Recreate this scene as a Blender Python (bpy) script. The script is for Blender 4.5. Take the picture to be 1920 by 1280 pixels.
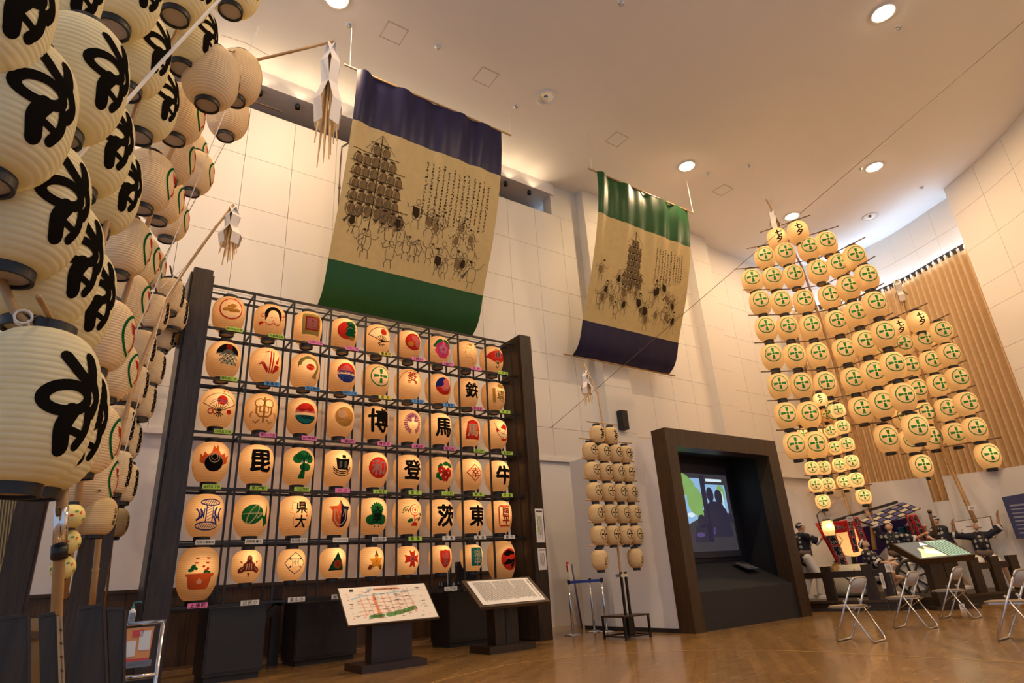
import bpy, bmesh, math, random
from math import sin, cos, pi, radians as R
from mathutils import Matrix, Vector
from mathutils.geometry import tessellate_polygon
random.seed(7)
S = bpy.context.scene
C = S.collection
for o in list(bpy.data.objects): bpy.data.objects.remove(o)

# ------------------------------------------------------------------ camera
F_PX = 1138.0
EYE = Vector((0, 0, 1.03))
def _axes():
    z = Vector((775-960, -2270-640, F_PX)).normalized()
    x = Vector((2656-960, 977-640, F_PX)); x -= z*x.dot(z); x.normalize()
    return x, z.cross(x), z
AX, AY, AZ = _axes()                       # world axes seen from the camera (x right, y down, z forward)
cam_d = bpy.data.cameras.new('camera'); cam_d.sensor_width = 36; cam_d.lens = F_PX/1920*36
cam_d.clip_start = 0.05; cam_d.clip_end = 200
cam = bpy.data.objects.new('camera', cam_d); C.objects.link(cam)
rot = Matrix(((AX.x, -AX.y, -AX.z), (AY.x, -AY.y, -AY.z), (AZ.x, -AZ.y, -AZ.z)))
cam.matrix_world = Matrix.Translation(EYE) @ rot.to_4x4()
S.camera = cam
def ray(px, py):
    d = Vector((px-960, py-640, F_PX))/F_PX
    return Vector((AX.dot(d), AY.dot(d), AZ.dot(d)))
def at(px, py, d): return EYE + ray(px, py)*d            # d: distance along the viewing axis
def atz(px, py, z): r = ray(px, py); return EYE + r*((z-EYE.z)/r.z)
def aty(px, py, y): r = ray(px, py); return EYE + r*(y/r.y)
def athd(px, py, h): r = ray(px, py); return EYE + r*(h/math.hypot(r.x, r.y))

# ------------------------------------------------------------------ world, exposure
w = bpy.data.worlds.new('daylight'); S.world = w; w.use_nodes = True
bg = w.node_tree.nodes['Background']; bg.inputs[0].default_value = (0.66, 0.77, 1.0, 1); bg.inputs[1].default_value = 0.58
S.view_settings.view_transform = 'Standard'; S.view_settings.look = 'None'
S.view_settings.gamma = 1.0; S.view_settings.use_curve_mapping = False
S.view_settings.exposure = 0.0
S.cycles.max_bounces = 5; S.cycles.diffuse_bounces = 4; S.cycles.glossy_bounces = 2; S.cycles.transmission_bounces = 4; S.cycles.transparent_max_bounces = 4
S.cycles.use_adaptive_sampling = True; S.cycles.adaptive_threshold = 0.1; S.cycles.adaptive_min_samples = 16
S.cycles.caustics_reflective = False; S.cycles.caustics_refractive = False
LAMP_W = 210.0        # ceiling lamps
BULB_W = 2.6          # bulbs in the large lanterns
SLOT_W = 13.0         # spotlights in the wall slot
DAY_W = 24.0         # daylight over the curtain

# ------------------------------------------------------------------ materials
MATS = {}
def _mat(name):
    m = bpy.data.materials.new(name); m.use_nodes = True; MATS[name] = m
    return m, m.node_tree, m.node_tree.nodes['Principled BSDF']
def mat(name, col, rough=0.6, metal=0.0, emit=0.0, noise=0.0, scale=8.0, coat=0.0, alpha=None, trans=0.0, bump=0.0):
    m, nt, b = _mat(name)
    c = tuple(col)+(1,)
    b.inputs['Base Color'].default_value = c; b.inputs['Roughness'].default_value = rough
    b.inputs['Metallic'].default_value = metal; b.inputs['Coat Weight'].default_value = coat
    b.inputs['Transmission Weight'].default_value = trans
    if emit: b.inputs['Emission Color'].default_value = c; b.inputs['Emission Strength'].default_value = emit
    if noise or bump:
        tc = nt.nodes.new('ShaderNodeTexCoord'); n = nt.nodes.new('ShaderNodeTexNoise')
        n.inputs['Scale'].default_value = scale; n.inputs['Detail'].default_value = 4
        nt.links.new(tc.outputs['Object'], n.inputs['Vector'])
        if noise:
            mx = nt.nodes.new('ShaderNodeMix'); mx.data_type = 'RGBA'
            mx.inputs[6].default_value = tuple(max(0, x*(1-noise)) for x in col)+(1,)
            mx.inputs[7].default_value = tuple(min(1, x*(1+noise)) for x in col)+(1,)
            nt.links.new(n.outputs['Fac'], mx.inputs[0]); nt.links.new(mx.outputs[2], b.inputs['Base Color'])
        if bump:
            bp = nt.nodes.new('ShaderNodeBump'); bp.inputs['Strength'].default_value = bump; bp.inputs['Distance'].default_value = 0.01
            nt.links.new(n.outputs['Fac'], bp.inputs['Height']); nt.links.new(bp.outputs[0], b.inputs['Normal'])
    return m
def wood(name, dark, light, rough=0.4, axis='Z', scale=3.0, coat=0.0):
    m, nt, b = _mat(name)
    tc = nt.nodes.new('ShaderNodeTexCoord'); mp = nt.nodes.new('ShaderNodeMapping')
    s = {'X': (1, 14, 14), 'Y': (14, 1, 14), 'Z': (14, 14, 1)}[axis]
    mp.inputs['Scale'].default_value = s
    n = nt.nodes.new('ShaderNodeTexNoise'); n.inputs['Scale'].default_value = scale; n.inputs['Detail'].default_value = 6; n.inputs['Distortion'].default_value = 0.6
    cr = nt.nodes.new('ShaderNodeValToRGB')
    cr.color_ramp.elements[0].position = 0.3; cr.color_ramp.elements[0].color = tuple(dark)+(1,)
    cr.color_ramp.elements[1].position = 0.72; cr.color_ramp.elements[1].color = tuple(light)+(1,)
    bp = nt.nodes.new('ShaderNodeBump'); bp.inputs['Strength'].default_value = 0.25; bp.inputs['Distance'].default_value = 0.004
    L = nt.links.new
    L(tc.outputs['Object'], mp.inputs[0]); L(mp.outputs[0], n.inputs['Vector']); L(n.outputs['Fac'], cr.inputs[0])
    L(cr.outputs[0], b.inputs['Base Color']); L(n.outputs['Fac'], bp.inputs['Height']); L(bp.outputs[0], b.inputs['Normal'])
    b.inputs['Roughness'].default_value = rough; b.inputs['Coat Weight'].default_value = coat
    return m
def paper(name, col, tcol, tfac=0.55, rib=0.0, ribs=11.0, rough=0.6, lines=None, satin=False):
    """thin paper or paint: light falling on either side passes through"""
    m = bpy.data.materials.new(name); m.use_nodes = True; MATS[name] = m
    nt = m.node_tree; nt.nodes.clear(); L = nt.links.new
    out = nt.nodes.new('ShaderNodeOutputMaterial'); mx = nt.nodes.new('ShaderNodeMixShader'); mx.inputs[0].default_value = tfac
    d = nt.nodes.new('ShaderNodeBsdfPrincipled' if satin else 'ShaderNodeBsdfDiffuse'); cin = 'Base Color' if satin else 'Color'
    d.inputs['Roughness'].default_value = rough if satin else 0.0; d.inputs[cin].default_value = tuple(col)+(1,)
    if satin: d.inputs['Specular IOR Level'].default_value = 0.3
    t = nt.nodes.new('ShaderNodeBsdfTranslucent'); t.inputs[0].default_value = tuple(tcol)+(1,)
    L(d.outputs[0], mx.inputs[1]); L(t.outputs[0], mx.inputs[2]); L(mx.outputs[0], out.inputs[0])
    tc = nt.nodes.new('ShaderNodeTexCoord')
    if name.startswith('paint_'): return m
    n = nt.nodes.new('ShaderNodeTexNoise'); n.inputs['Scale'].default_value = 9; n.inputs['Detail'].default_value = 1
    L(tc.outputs['Object'], n.inputs['Vector'])
    c2 = nt.nodes.new('ShaderNodeMix'); c2.data_type = 'RGBA'
    c2.inputs[6].default_value = tuple(x*0.86 for x in col)+(1,); c2.inputs[7].default_value = tuple(min(1, x*1.08) for x in col)+(1,)
    L(n.outputs['Fac'], c2.inputs[0]); L(c2.outputs[2], d.inputs[cin])
    if lines:                               # pale split-bamboo hoops showing through the paper
        sx = nt.nodes.new('ShaderNodeSeparateXYZ'); L(tc.outputs['Object'], sx.inputs[0]); prev = sx.outputs['Z']
        for op, val in (('SUBTRACT', lines[1]), ('MULTIPLY', 2*pi/lines[0]), ('COSINE', None), ('MULTIPLY_ADD', 0.5), ('POWER', 14.0)):
            q = nt.nodes.new('ShaderNodeMath'); q.operation = op; L(prev, q.inputs[0]); prev = q.outputs[0]
            if val is not None: q.inputs[1].default_value = val
            if op == 'MULTIPLY_ADD': q.inputs[2].default_value = 0.5
        m4 = nt.nodes.new('ShaderNodeMix'); m4.data_type = 'RGBA'; L(prev, m4.inputs[0]); L(c2.outputs[2], m4.inputs[6])
        m4.inputs[7].default_value = (0.95, 0.90, 0.72, 1); L(m4.outputs[2], d.inputs[cin])
    if rib:
        wv = nt.nodes.new('ShaderNodeTexWave'); wv.bands_direction = 'Z'; wv.inputs['Scale'].default_value = ribs
        bp = nt.nodes.new('ShaderNodeBump'); bp.inputs['Strength'].default_value = rib; bp.inputs['Distance'].default_value = 0.006
        L(tc.outputs['Object'], wv.inputs['Vector']); L(wv.outputs['Fac'], bp.inputs['Height']); L(bp.outputs[0], d.inputs['Normal'])
        m3 = nt.nodes.new('ShaderNodeMix'); m3.data_type = 'RGBA'
        m3.inputs[6].default_value = tuple(x*0.78 for x in tcol)+(1,); m3.inputs[7].default_value = tuple(tcol)+(1,)
        L(wv.outputs['Fac'], m3.inputs[0]); L(m3.outputs[2], t.inputs[0])
    return m
mat('white_wall', (0.77, 0.74, 0.69), 0.55)
mat('wall_joint', (0.55, 0.51, 0.46), 0.8)
mat('ceiling_white', (0.83, 0.80, 0.76), 0.7)
mat('low_wall', (0.80, 0.80, 0.82), 0.55)
mat('trim_white', (0.85, 0.83, 0.80), 0.45)
mat('slot_brown', (0.20, 0.135, 0.08), 0.7)
mat('slot_dark', (0.03, 0.025, 0.02), 0.6)
wood('dark_wood', (0.016, 0.009, 0.005), (0.046, 0.026, 0.013), 0.38, 'Z', 2.2)
wood('dark_wood_x', (0.016, 0.009, 0.005), (0.046, 0.026, 0.013), 0.4, 'X', 2.2)
wood('wainscot', (0.045, 0.025, 0.013), (0.12, 0.066, 0.034), 0.42, 'Z', 1.6)
wood('frame_wood', (0.035, 0.018, 0.008), (0.068, 0.036, 0.016), 0.4, 'Z', 1.2)
mat('booth_black', (0.018, 0.018, 0.022), 0.55)
mat('cabinet', (0.016, 0.011, 0.009), 0.45, noise=0.15, scale=3)
mat('lectern_brown', (0.035, 0.018, 0.012), 0.35, noise=0.1, scale=4)
mat('black_metal', (0.020, 0.017, 0.015), 0.4, 0.3)
mat('chrome', (0.75, 0.75, 0.77), 0.12, 1.0)
mat('steel', (0.62, 0.62, 0.63), 0.25, 1.0)
mat('seat_vinyl', (0.33, 0.25, 0.16), 0.4)
mat('back_grey', (0.42, 0.40, 0.39), 0.45)
mat('rubber', (0.02, 0.02, 0.02), 0.7)
mat('white_paint', (0.8, 0.8, 0.8), 0.4)
mat('white_paper', (0.82, 0.80, 0.77), 0.7)
mat('ink', (0.015, 0.012, 0.010), 0.7)
mat('ink_soft', (0.10, 0.075, 0.045), 0.8)
mat('ink_wash', (0.16, 0.13, 0.10), 0.8)
mat('belt_blue', (0.02, 0.06, 0.35), 0.5)
mat('sign_blue', (0.035, 0.04, 0.12), 0.5)
mat('sign_grey', (0.28, 0.29, 0.36), 0.6)
mat('speaker_black', (0.01, 0.01, 0.01), 0.5)
mat('red_sign', (0.62, 0.02, 0.025), 0.45)
mat('purple_cloth', (0.045, 0.025, 0.16), 0.7)
mat('pane_violet', (0.14, 0.13, 0.34), 0.6)
mat('pane_cream', (0.75, 0.68, 0.5), 0.6)
mat('teal_cloth', (0.02, 0.12, 0.22), 0.7)
mat('rope_white', (0.78, 0.74, 0.66), 0.8, noise=0.15, scale=60)
mat('bamboo', (0.43, 0.25, 0.10), 0.45, noise=0.25, scale=5)
mat('bamboo_dark', (0.17, 0.095, 0.045), 0.5, noise=0.3, scale=6)
mat('bamboo_pale', (0.50, 0.32, 0.15), 0.45, noise=0.2, scale=5)
mat('straw', (0.72, 0.50, 0.24), 0.8, noise=0.2, scale=20)
mat('gohei', (0.80, 0.78, 0.76), 0.7)
mat('skin', (0.62, 0.38, 0.24), 0.5, noise=0.05, scale=10)
mat('hair', (0.012, 0.010, 0.009), 0.5)
mat('white_cotton', (0.80, 0.76, 0.70), 0.8, bump=0.3, scale=30)
mat('sash', (0.16, 0.11, 0.09), 0.8)
mat('tag_green', (0.45, 0.72, 0.10), 0.6); mat('tag_pink', (0.85, 0.22, 0.50), 0.6)
mat('tag_blue', (0.10, 0.33, 0.72), 0.6); mat('tag_yellow', (0.80, 0.66, 0.12), 0.6); mat('tag_white', (0.72, 0.71, 0.66), 0.6)
mat('acrylic', (0.9, 0.92, 0.95), 0.05, trans=0.9)
mat('leaf_green', (0.10, 0.30, 0.07), 0.7); mat('map_peach', (0.85, 0.50, 0.32), 0.7); mat('map_blue', (0.42, 0.62, 0.72), 0.7)
mat('map_orange', (0.85, 0.28, 0.12), 0.7); mat('map_cream', (0.86, 0.80, 0.70), 0.5); mat('map_yellow', (0.85, 0.65, 0.2), 0.7)
mat('brochure_orange', (0.8, 0.32, 0.08), 0.25); mat('brochure_red', (0.7, 0.05, 0.05), 0.25)
mat('bottle_white', (0.8, 0.82, 0.8), 0.3); mat('pump_teal', (0.03, 0.22, 0.25), 0.3)
mat('lamp_glow', (1.0, 0.80, 0.52), 0.5, emit=22.0)
mat('lamp_reflector', (0.8, 0.78, 0.75), 0.08, 1.0)
mat('projection', (0.05, 0.05, 0.07), 0.6)
mat('toy_paper', (0.80, 0.68, 0.25), 0.6)
mat('reel_black', (0.012, 0.011, 0.012), 0.45)
mat('disc_grey', (0.42, 0.36, 0.32), 0.6)
mat('disc_brown', (0.30, 0.17, 0.08), 0.6)
# paper and paint of the lanterns
paper('paper_lit', (0.66, 0.45, 0.25), (0.84, 0.55, 0.28), 0.68, rib=0.35, ribs=11)
paper('paper_kanto', (0.68, 0.53, 0.31), (0.90, 0.68, 0.38), 0.68, rib=0.15, ribs=11)
paper('paper_big', (0.95, 0.86, 0.55), (0.95, 0.80, 0.42), 0.32, lines=(0.0315, 0.055))
paper('paper_mid', (0.93, 0.76, 0.50), (0.92, 0.68, 0.36), 0.30, lines=(0.0248, 0.05))
paper('paper_plain', (0.90, 0.70, 0.38), (0.8, 0.55, 0.25), 0.30, rib=0.3, ribs=15)
PAINT = dict(K=(0.012, 0.010, 0.008), R=(0.52, 0.035, 0.025), G=(0.015, 0.16, 0.05), B=(0.025, 0.05, 0.33), N=(0.012, 0.018, 0.07),
             O=(0.62, 0.13, 0.04), Y=(0.75, 0.42, 0.06), D=(0.45, 0.27, 0.07), W=(0.95, 0.93, 0.88), P=(0.80, 0.10, 0.28), Q=(0.85, 0.42, 0.52),
             V=(0.38, 0.15, 0.30), T=(0.015, 0.20, 0.24), M=(0.22, 0.05, 0.03), L=(0.30, 0.28, 0.10), U=(0.42, 0.22, 0.06), S=(0.86, 0.66, 0.40), H=(0.02, 0.27, 0.09))
for k, c in PAINT.items():
    paper('paint_'+k, c, tuple(min(1, x*1.1) for x in c), {'K': 0.1, 'W': 0.88}.get(k, 0.5))
paper('cloth_banner', (0.62, 0.49, 0.24), (0.60, 0.46, 0.21), 0.2, rough=0.55, satin=True)
paper('cloth_navy', (0.020, 0.018, 0.065), (0.024, 0.022, 0.08), 0.06, rough=0.38, satin=True)
paper('cloth_green', (0.018, 0.085, 0.028), (0.04, 0.16, 0.03), 0.14, rough=0.38, satin=True)
paper('curtain', (0.74, 0.54, 0.32), (0.6, 0.4, 0.2), 0.12, rough=0.8)
# polished floor boards
m, nt, b = _mat('floor_boards'); L = nt.links.new
tc = nt.nodes.new('ShaderNodeTexCoord'); mp = nt.nodes.new('ShaderNodeMapping'); mp.inputs['Rotation'].default_value = (0, 0, R(-38))
br = nt.nodes.new('ShaderNodeTexBrick'); br.inputs['Scale'].default_value = 1.0; br.inputs['Brick Width'].default_value = 1.8; br.inputs['Row Height'].default_value = 0.12
br.inputs['Mortar Size'].default_value = 0.0015; br.offset = 0.37
br.inputs['Color1'].default_value = (0.33, 0.19, 0.068, 1); br.inputs['Color2'].default_value = (0.24, 0.135, 0.045, 1); br.inputs['Mortar'].default_value = (0.10, 0.045, 0.014, 1)
n = nt.nodes.new('ShaderNodeTexNoise'); n.inputs['Scale'].default_value = 3.0; n.inputs['Detail'].default_value = 5
mp2 = nt.nodes.new('ShaderNodeMapping'); mp2.inputs['Scale'].default_value = (1, 9, 1); mp2.inputs['Rotation'].default_value = (0, 0, R(-38))
mx = nt.nodes.new('ShaderNodeMix'); mx.data_type = 'RGBA'; mx.blend_type = 'OVERLAY'; mx.inputs[0].default_value = 0.55
L(tc.outputs['Object'], mp.inputs[0]); L(mp.outputs[0], br.inputs['Vector']); L(tc.outputs['Object'], mp2.inputs[0]); L(mp2.outputs[0], n.inputs['Vector'])
L(br.outputs['Color'], mx.inputs[6]); L(n.outputs['Fac'], mx.inputs[7]); L(mx.outputs[2], b.inputs['Base Color'])
mr = nt.nodes.new('ShaderNodeMapRange'); mr.inputs['To Min'].default_value = 0.14; mr.inputs['To Max'].default_value = 0.34
L(n.outputs['Fac'], mr.inputs['Value']); L(mr.outputs[0], b.inputs['Roughness'])
b.inputs['Coat Weight'].default_value = 0.25; b.inputs['Coat Roughness'].default_value = 0.12
# festival coat: navy with pale round dots
def dots(name, base, dot, scale=9.0, size=0.33):
    m, nt, b = _mat(name); L = nt.links.new
    tc = nt.nodes.new('ShaderNodeTexCoord'); v = nt.nodes.new('ShaderNodeTexVoronoi'); v.inputs['Scale'].default_value = scale; v.inputs['Randomness'].default_value = 0.25
    cr = nt.nodes.new('ShaderNodeValToRGB'); cr.color_ramp.interpolation = 'CONSTANT'
    cr.color_ramp.elements[0].color = tuple(dot)+(1,); cr.color_ramp.elements[1].position = size; cr.color_ramp.elements[1].color = tuple(base)+(1,)
    L(tc.outputs['Object'], v.inputs['Vector']); L(v.outputs['Distance'], cr.inputs[0]); L(cr.outputs[0], b.inputs['Base Color'])
    b.inputs['Roughness'].default_value = 0.8
dots('coat_dots', (0.012, 0.015, 0.028), (0.42, 0.40, 0.36))

# ------------------------------------------------------------------ mesh helpers
class MB:
    def __init__(s): s.v = []; s.f = []
    def add(s, vs, fs):
        k = len(s.v); s.v += [Vector(p) for p in vs]; s.f += [tuple(i+k for i in f) for f in fs]; return s
    def box(s, x0, y0, z0, x1, y1, z1):
        return s.add([(x, y, z) for z in (z0, z1) for y in (y0, y1) for x in (x0, x1)],
                     [(0, 2, 3, 1), (4, 5, 7, 6), (0, 1, 5, 4), (2, 6, 7, 3), (0, 4, 6, 2), (1, 3, 7, 5)])
    def bar(s, a, b, w, h=None, up=(0, 0, 1)):
        a, b = Vector(a), Vector(b); h = h or w; d = (b-a).normalized(); u = Vector(up)
        if abs(d.dot(u)) > 0.98: u = Vector((0, 1, 0))
        r = d.cross(u).normalized(); u = r.cross(d)
        vs = [p + r*(i*w/2) + u*(j*h/2) for p in (a, b) for j in (-1, 1) for i in (-1, 1)]
        return s.add(vs, [(0, 2, 3, 1), (4, 5, 7, 6), (0, 1, 5, 4), (2, 6, 7, 3), (0, 4, 6, 2), (1, 3, 7, 5)])
    def tube(s, pts, r, n=8):
        pts = [Vector(p) for p in pts]; k = len(pts); rs = r if isinstance(r, (list, tuple)) else [r]*k
        vs, fs = [], []; u = None
        for i, p in enumerate(pts):
            d = (pts[min(i+1, k-1)]-pts[max(i-1, 0)]).normalized()
            if u is None:
                u = d.orthogonal().normalized()
            else:
                u = (u - d*u.dot(d)); u = u.normalized() if u.length > 1e-6 else d.orthogonal().normalized()
            w_ = d.cross(u)
            vs += [p + (u*cos(2*pi*j/n) + w_*sin(2*pi*j/n))*rs[i] for j in range(n)]
        for i in range(k-1):
            for j in range(n): fs.append((i*n+j, i*n+(j+1) % n, (i+1)*n+(j+1) % n, (i+1)*n+j))
        fs.append(tuple(range(n-1, -1, -1))); fs.append(tuple((k-1)*n+j for j in range(n)))
        return s.add(vs, fs)
    def lathe(s, prof, n=16, c=(0, 0, 0)):
        vs = [(c[0]+r*cos(2*pi*j/n), c[1]+r*sin(2*pi*j/n), c[2]+z) for r, z in prof for j in range(n)]
        fs = [(i*n+j, i*n+(j+1) % n, (i+1)*n+(j+1) % n, (i+1)*n+j) for i in range(len(prof)-1) for j in range(n)]
        return s.add(vs, fs)
    def cyl(s, c, r, h, n=16, r2=None):
        r2 = r if r2 is None else r2
        return s.lathe([(0.0005, 0), (r, 0), (r2, h), (0.0005, h)], n, c)
    def ell(s, c, r, n=12, m=8, rotm=None):
        vs = []
        for i in range(m+1):
            t = pi*i/m
            for j in range(n):
                p = Vector((r[0]*max(sin(t), 1e-3)*cos(2*pi*j/n), r[1]*max(sin(t), 1e-3)*sin(2*pi*j/n), -r[2]*cos(t)))
                if rotm: p = rotm @ p
                vs.append(Vector(c)+p)
        return s.add(vs, [(i*n+j, i*n+(j+1) % n, (i+1)*n+(j+1) % n, (i+1)*n+j) for i in range(m) for j in range(n)])
    def slab(s, q, t):
        """quad q (4 points) thickened by t behind it"""
        q = [Vector(p) for p in q]; nrm = (q[1]-q[0]).cross(q[3]-q[0]).normalized()*t
        return s.add(q+[p-nrm for p in q], [(0, 1, 2, 3), (7, 6, 5, 4), (0, 4, 5, 1), (1, 5, 6, 2), (2, 6, 7, 3), (3, 7, 4, 0)])
    def prism(s, poly, z0, z1):
        k = len(poly)
        return s.add([(x, y, z0) for x, y in poly]+[(x, y, z1) for x, y in poly],
                     [tuple(range(k-1, -1, -1)), tuple(range(k, 2*k))]+[(i, (i+1) % k, k+(i+1) % k, k+i) for i in range(k)])
    def mesh(s, name, m=None, smooth=False):
        me = bpy.data.meshes.new(name); me.from_pydata([tuple(p) for p in s.v], [], s.f); me.update()
        if m: me.materials.append(MATS[m])
        if smooth: me.shade_smooth() if hasattr(me, 'shade_smooth') else None
        return me
    def build(s, name, m, parent=None, smooth=False, local=False):
        return link(name, s.mesh(name, m, smooth), parent, local)
def link(name, me, parent=None, local=False):
    o = bpy.data.objects.new(name, me); C.objects.link(o)
    if parent:
        o.parent = parent
        if not local and parent.type == 'EMPTY': o.matrix_parent_inverse = parent.matrix_basis.inverted()
    return o
def tag(o, label, cat, group=None):
    o['label'] = label; o['category'] = cat
    if group: o['group'] = group
    return o
def thing(name, label, cat, loc=(0, 0, 0), rz=0.0, group=None):
    o = bpy.data.objects.new(name, None); C.objects.link(o); o.location = loc; o.rotation_euler = (0, 0, rz)
    o.empty_display_size = 0.1
    return tag(o, label, cat, group)
def struct(o): o['kind'] = 'structure'; return o
def copy_tree(o, loc, rz, label, group=None):
    r = o.copy(); C.objects.link(r); r.location = loc; r.rotation_euler = (0, 0, rz); r['label'] = label
    if group: r['group'] = group
    for ch in o.children:
        c = ch.copy(); C.objects.link(c); c.parent = r
        for g in ch.children:
            d = g.copy(); C.objects.link(d); d.parent = c
    return r
def polyline_wall(mb, pts, z0, z1, t):
    """vertical sheet along pts, thickened to its right-hand side"""
    pts = [Vector((p[0], p[1])) for p in pts]; k = len(pts); off = []
    for i in range(k):
        d = (pts[min(i+1, k-1)]-pts[max(i-1, 0)]).normalized(); off.append(pts[i]+Vector((d.y, -d.x))*t)
    for i in range(k-1):
        a, b, c_, d_ = pts[i], pts[i+1], off[i+1], off[i]
        mb.add([(p.x, p.y, z) for z in (z0, z1) for p in (a, b, c_, d_)], [(3, 2, 1, 0), (4, 5, 6, 7), (0, 1, 5, 4), (1, 2, 6, 5), (2, 3, 7, 6), (3, 0, 4, 7)])
    return mb

# ------------------------------------------------------------------ flat shapes (fills, strokes, lettering)
SHOP = bpy.data.scenes.new('workshop')       # scratch scene for turning curves and modifiers into meshes; removed at the end
def bake(o):
    SHOP.collection.objects.link(o); vl = SHOP.view_layers[0]; vl.update()
    return bpy.data.meshes.new_from_object(o.evaluated_get(vl.depsgraph))
def _curve_mesh(cu):
    o = bpy.data.objects.new('shape', cu); me = bake(o)
    out = ([(v.co.x, v.co.y) for v in me.vertices], [tuple(p.vertices) for p in me.polygons])
    bpy.data.objects.remove(o); bpy.data.meshes.remove(me); bpy.data.curves.remove(cu)
    return out
def fill(loops):
    tri = tessellate_polygon([[Vector((x, y, 0)) for x, y in lp] for lp in loops])
    return [p for lp in loops for p in lp], [tuple(t) for t in tri]
_glyph = {}
def glyph(ch, bold):
    if (ch, bold) not in _glyph:
        cu = bpy.data.curves.new('glyph', 'FONT'); cu.body = ch; cu.size = 1; cu.offset = bold; cu.resolution_u = 3
        cu.align_x = 'CENTER'
        v, f = _curve_mesh(cu)
        if v:
            ys = [p[1] for p in v]; my = (min(ys)+max(ys))/2 if len(ch) == 1 else 0.36
            v = [(x, y-my) for x, y in v]
        _glyph[(ch, bold)] = (v, f)
    return _glyph[(ch, bold)]
def EL(cx, cy, rx, ry=None, n=28, a=0.0):
    ry = rx if ry is None else ry; ca, sa = cos(a), sin(a)
    return [(cx+rx*cos(t)*ca-ry*sin(t)*sa, cy+rx*cos(t)*sa+ry*sin(t)*ca) for t in (2*pi*i/n for i in range(n))]
def AR(cx, cy, r, a0, a1, n=14, ry=None):
    ry = r if ry is None else ry
    return [(cx+r*cos(R(a0+(a1-a0)*i/n)), cy+ry*sin(R(a0+(a1-a0)*i/n))) for i in range(n+1)]
def SM(pts, n=4, closed=False):
    """rounded line through pts"""
    k = len(pts); out = []
    for i in range(k if closed else k-1):
        p = [pts[(i+j) % k] if closed else pts[max(0, min(k-1, i+j))] for j in (-1, 0, 1, 2)]
        for q in range(n):
            t = q/n; c = [0.5*((2*p[1][d])+(-p[0][d]+p[2][d])*t+(2*p[0][d]-5*p[1][d]+4*p[2][d]-p[3][d])*t*t+(-p[0][d]+3*p[1][d]-3*p[2][d]+p[3][d])*t**3) for d in (0, 1)]
            out.append(tuple(c))
    return out if closed else out+[pts[-1]]
def ST(pts, w, closed=False):
    """outline of a stroke of width w"""
    k = len(pts); l, r = [], []
    for i in range(k):
        a = pts[(i-1) % k] if closed else pts[max(i-1, 0)]; b = pts[(i+1) % k] if closed else pts[min(i+1, k-1)]
        dx, dy = b[0]-a[0], b[1]-a[1]; q = math.hypot(dx, dy) or 1
        nx, ny = -dy/q*w/2, dx/q*w/2; l.append((pts[i][0]+nx, pts[i][1]+ny)); r.append((pts[i][0]-nx, pts[i][1]-ny))
    return [l, r] if closed else [l+r[::-1]]
def D(*a, **k): return [EL(*a, **k)]
def RG(cx, cy, r1, r2, n=32): return [EL(cx, cy, r1, n=n), EL(cx, cy, r2, n=n)]
def PG(*p): return [list(p)]
def RC(x0, y0, x1, y1): return [[(x0, y0), (x1, y0), (x1, y1), (x0, y1)]]
def TX(ch, cx, cy, s, bold=0.02, sx=1.0): return ('T', ch, cx, cy, s, bold, sx)
def flower(cx, cy, r, n, w=0.45, a0=90):
    return [D(cx+r*0.55*cos(R(a0+360*i/n)), cy+r*0.55*sin(R(a0+360*i/n)), r*w, n=14) for i in range(n)]
def flat(shapes):
    """list of shapes -> vertices, faces in the plane"""
    V, Fc = [], []
    for s in shapes:
        if s and s[0] == 'T':
            _, ch, cx, cy, sz, bold, sx = s; v0, f0 = glyph(ch, 0.0); v, f = [], []
            for dx, dy in ([(0, 0)] if not bold else [(0, 0), (bold, 0), (-bold, 0), (0, bold), (0, -bold), (bold*.7, bold*.7), (-bold*.7, bold*.7), (bold*.7, -bold*.7), (-bold*.7, -bold*.7)][:(9 if bold > 0.025 else 5)]):
                k2 = len(v); v += [(cx+(x+dx)*sz*sx, cy+(y+dy)*sz) for x, y in v0]; f += [tuple(i+k2 for i in q) for q in f0]
        else: v, f = fill(s)
        k = len(V); V += v; Fc += [tuple(i+k for i in q) for q in f]
    return V, Fc
def grid_cut(V, Fc, step):
    bm = bmesh.new(); vs = [bm.verts.new((x, y, 0)) for x, y in V]
    for f in Fc:
        try: bm.faces.new([vs[i] for i in f])
        except ValueError: pass
    for ax in (0, 1):
        if not V: break
        lo, hi = min(p[ax] for p in V), max(p[ax] for p in V); q = math.floor(lo/step)*step+step
        while q < hi:
            no = (1, 0, 0) if ax == 0 else (0, 1, 0); co = (q, 0, 0) if ax == 0 else (0, q, 0)
            bmesh.ops.bisect_plane(bm, geom=bm.verts[:]+bm.edges[:]+bm.faces[:], plane_co=co, plane_no=no, dist=1e-6)
            q += step
    bmesh.ops.recalc_face_normals(bm, faces=bm.faces[:])
    bm.verts.index_update(); V2 = [(v.co.x, v.co.y) for v in bm.verts]; F2 = [tuple(v.index for v in f.verts) for f in bm.faces]
    bm.free(); return V2, F2
def decal(name, shapes, m, mapf, step=None):
    """flat shapes laid on a surface through mapf(u, v) -> point"""
    V, Fc = flat(shapes)
    if step: V, Fc = grid_cut(V, Fc, step)
    mb = MB(); mb.add([mapf(x, y) for x, y in V], Fc)
    return mb.mesh(name, m)
def plane_map(o, ux, uy, lift=0.002):
    o, ux, uy = Vector(o), Vector(ux), Vector(uy); nr = ux.cross(uy).normalized()*lift
    return lambda x, y: o+ux*x+uy*y+nr

# ================================================================== the hall
CEIL = 11.9; YW = 11.5
struct(MB().box(-6, -6, -0.1, 26, 13, 0).build('floor', 'floor_boards'))
ceiling = struct(MB().box(-6, -6, CEIL, 26, 13, CEIL+0.15).build('ceiling', 'ceiling_white'))
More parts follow.
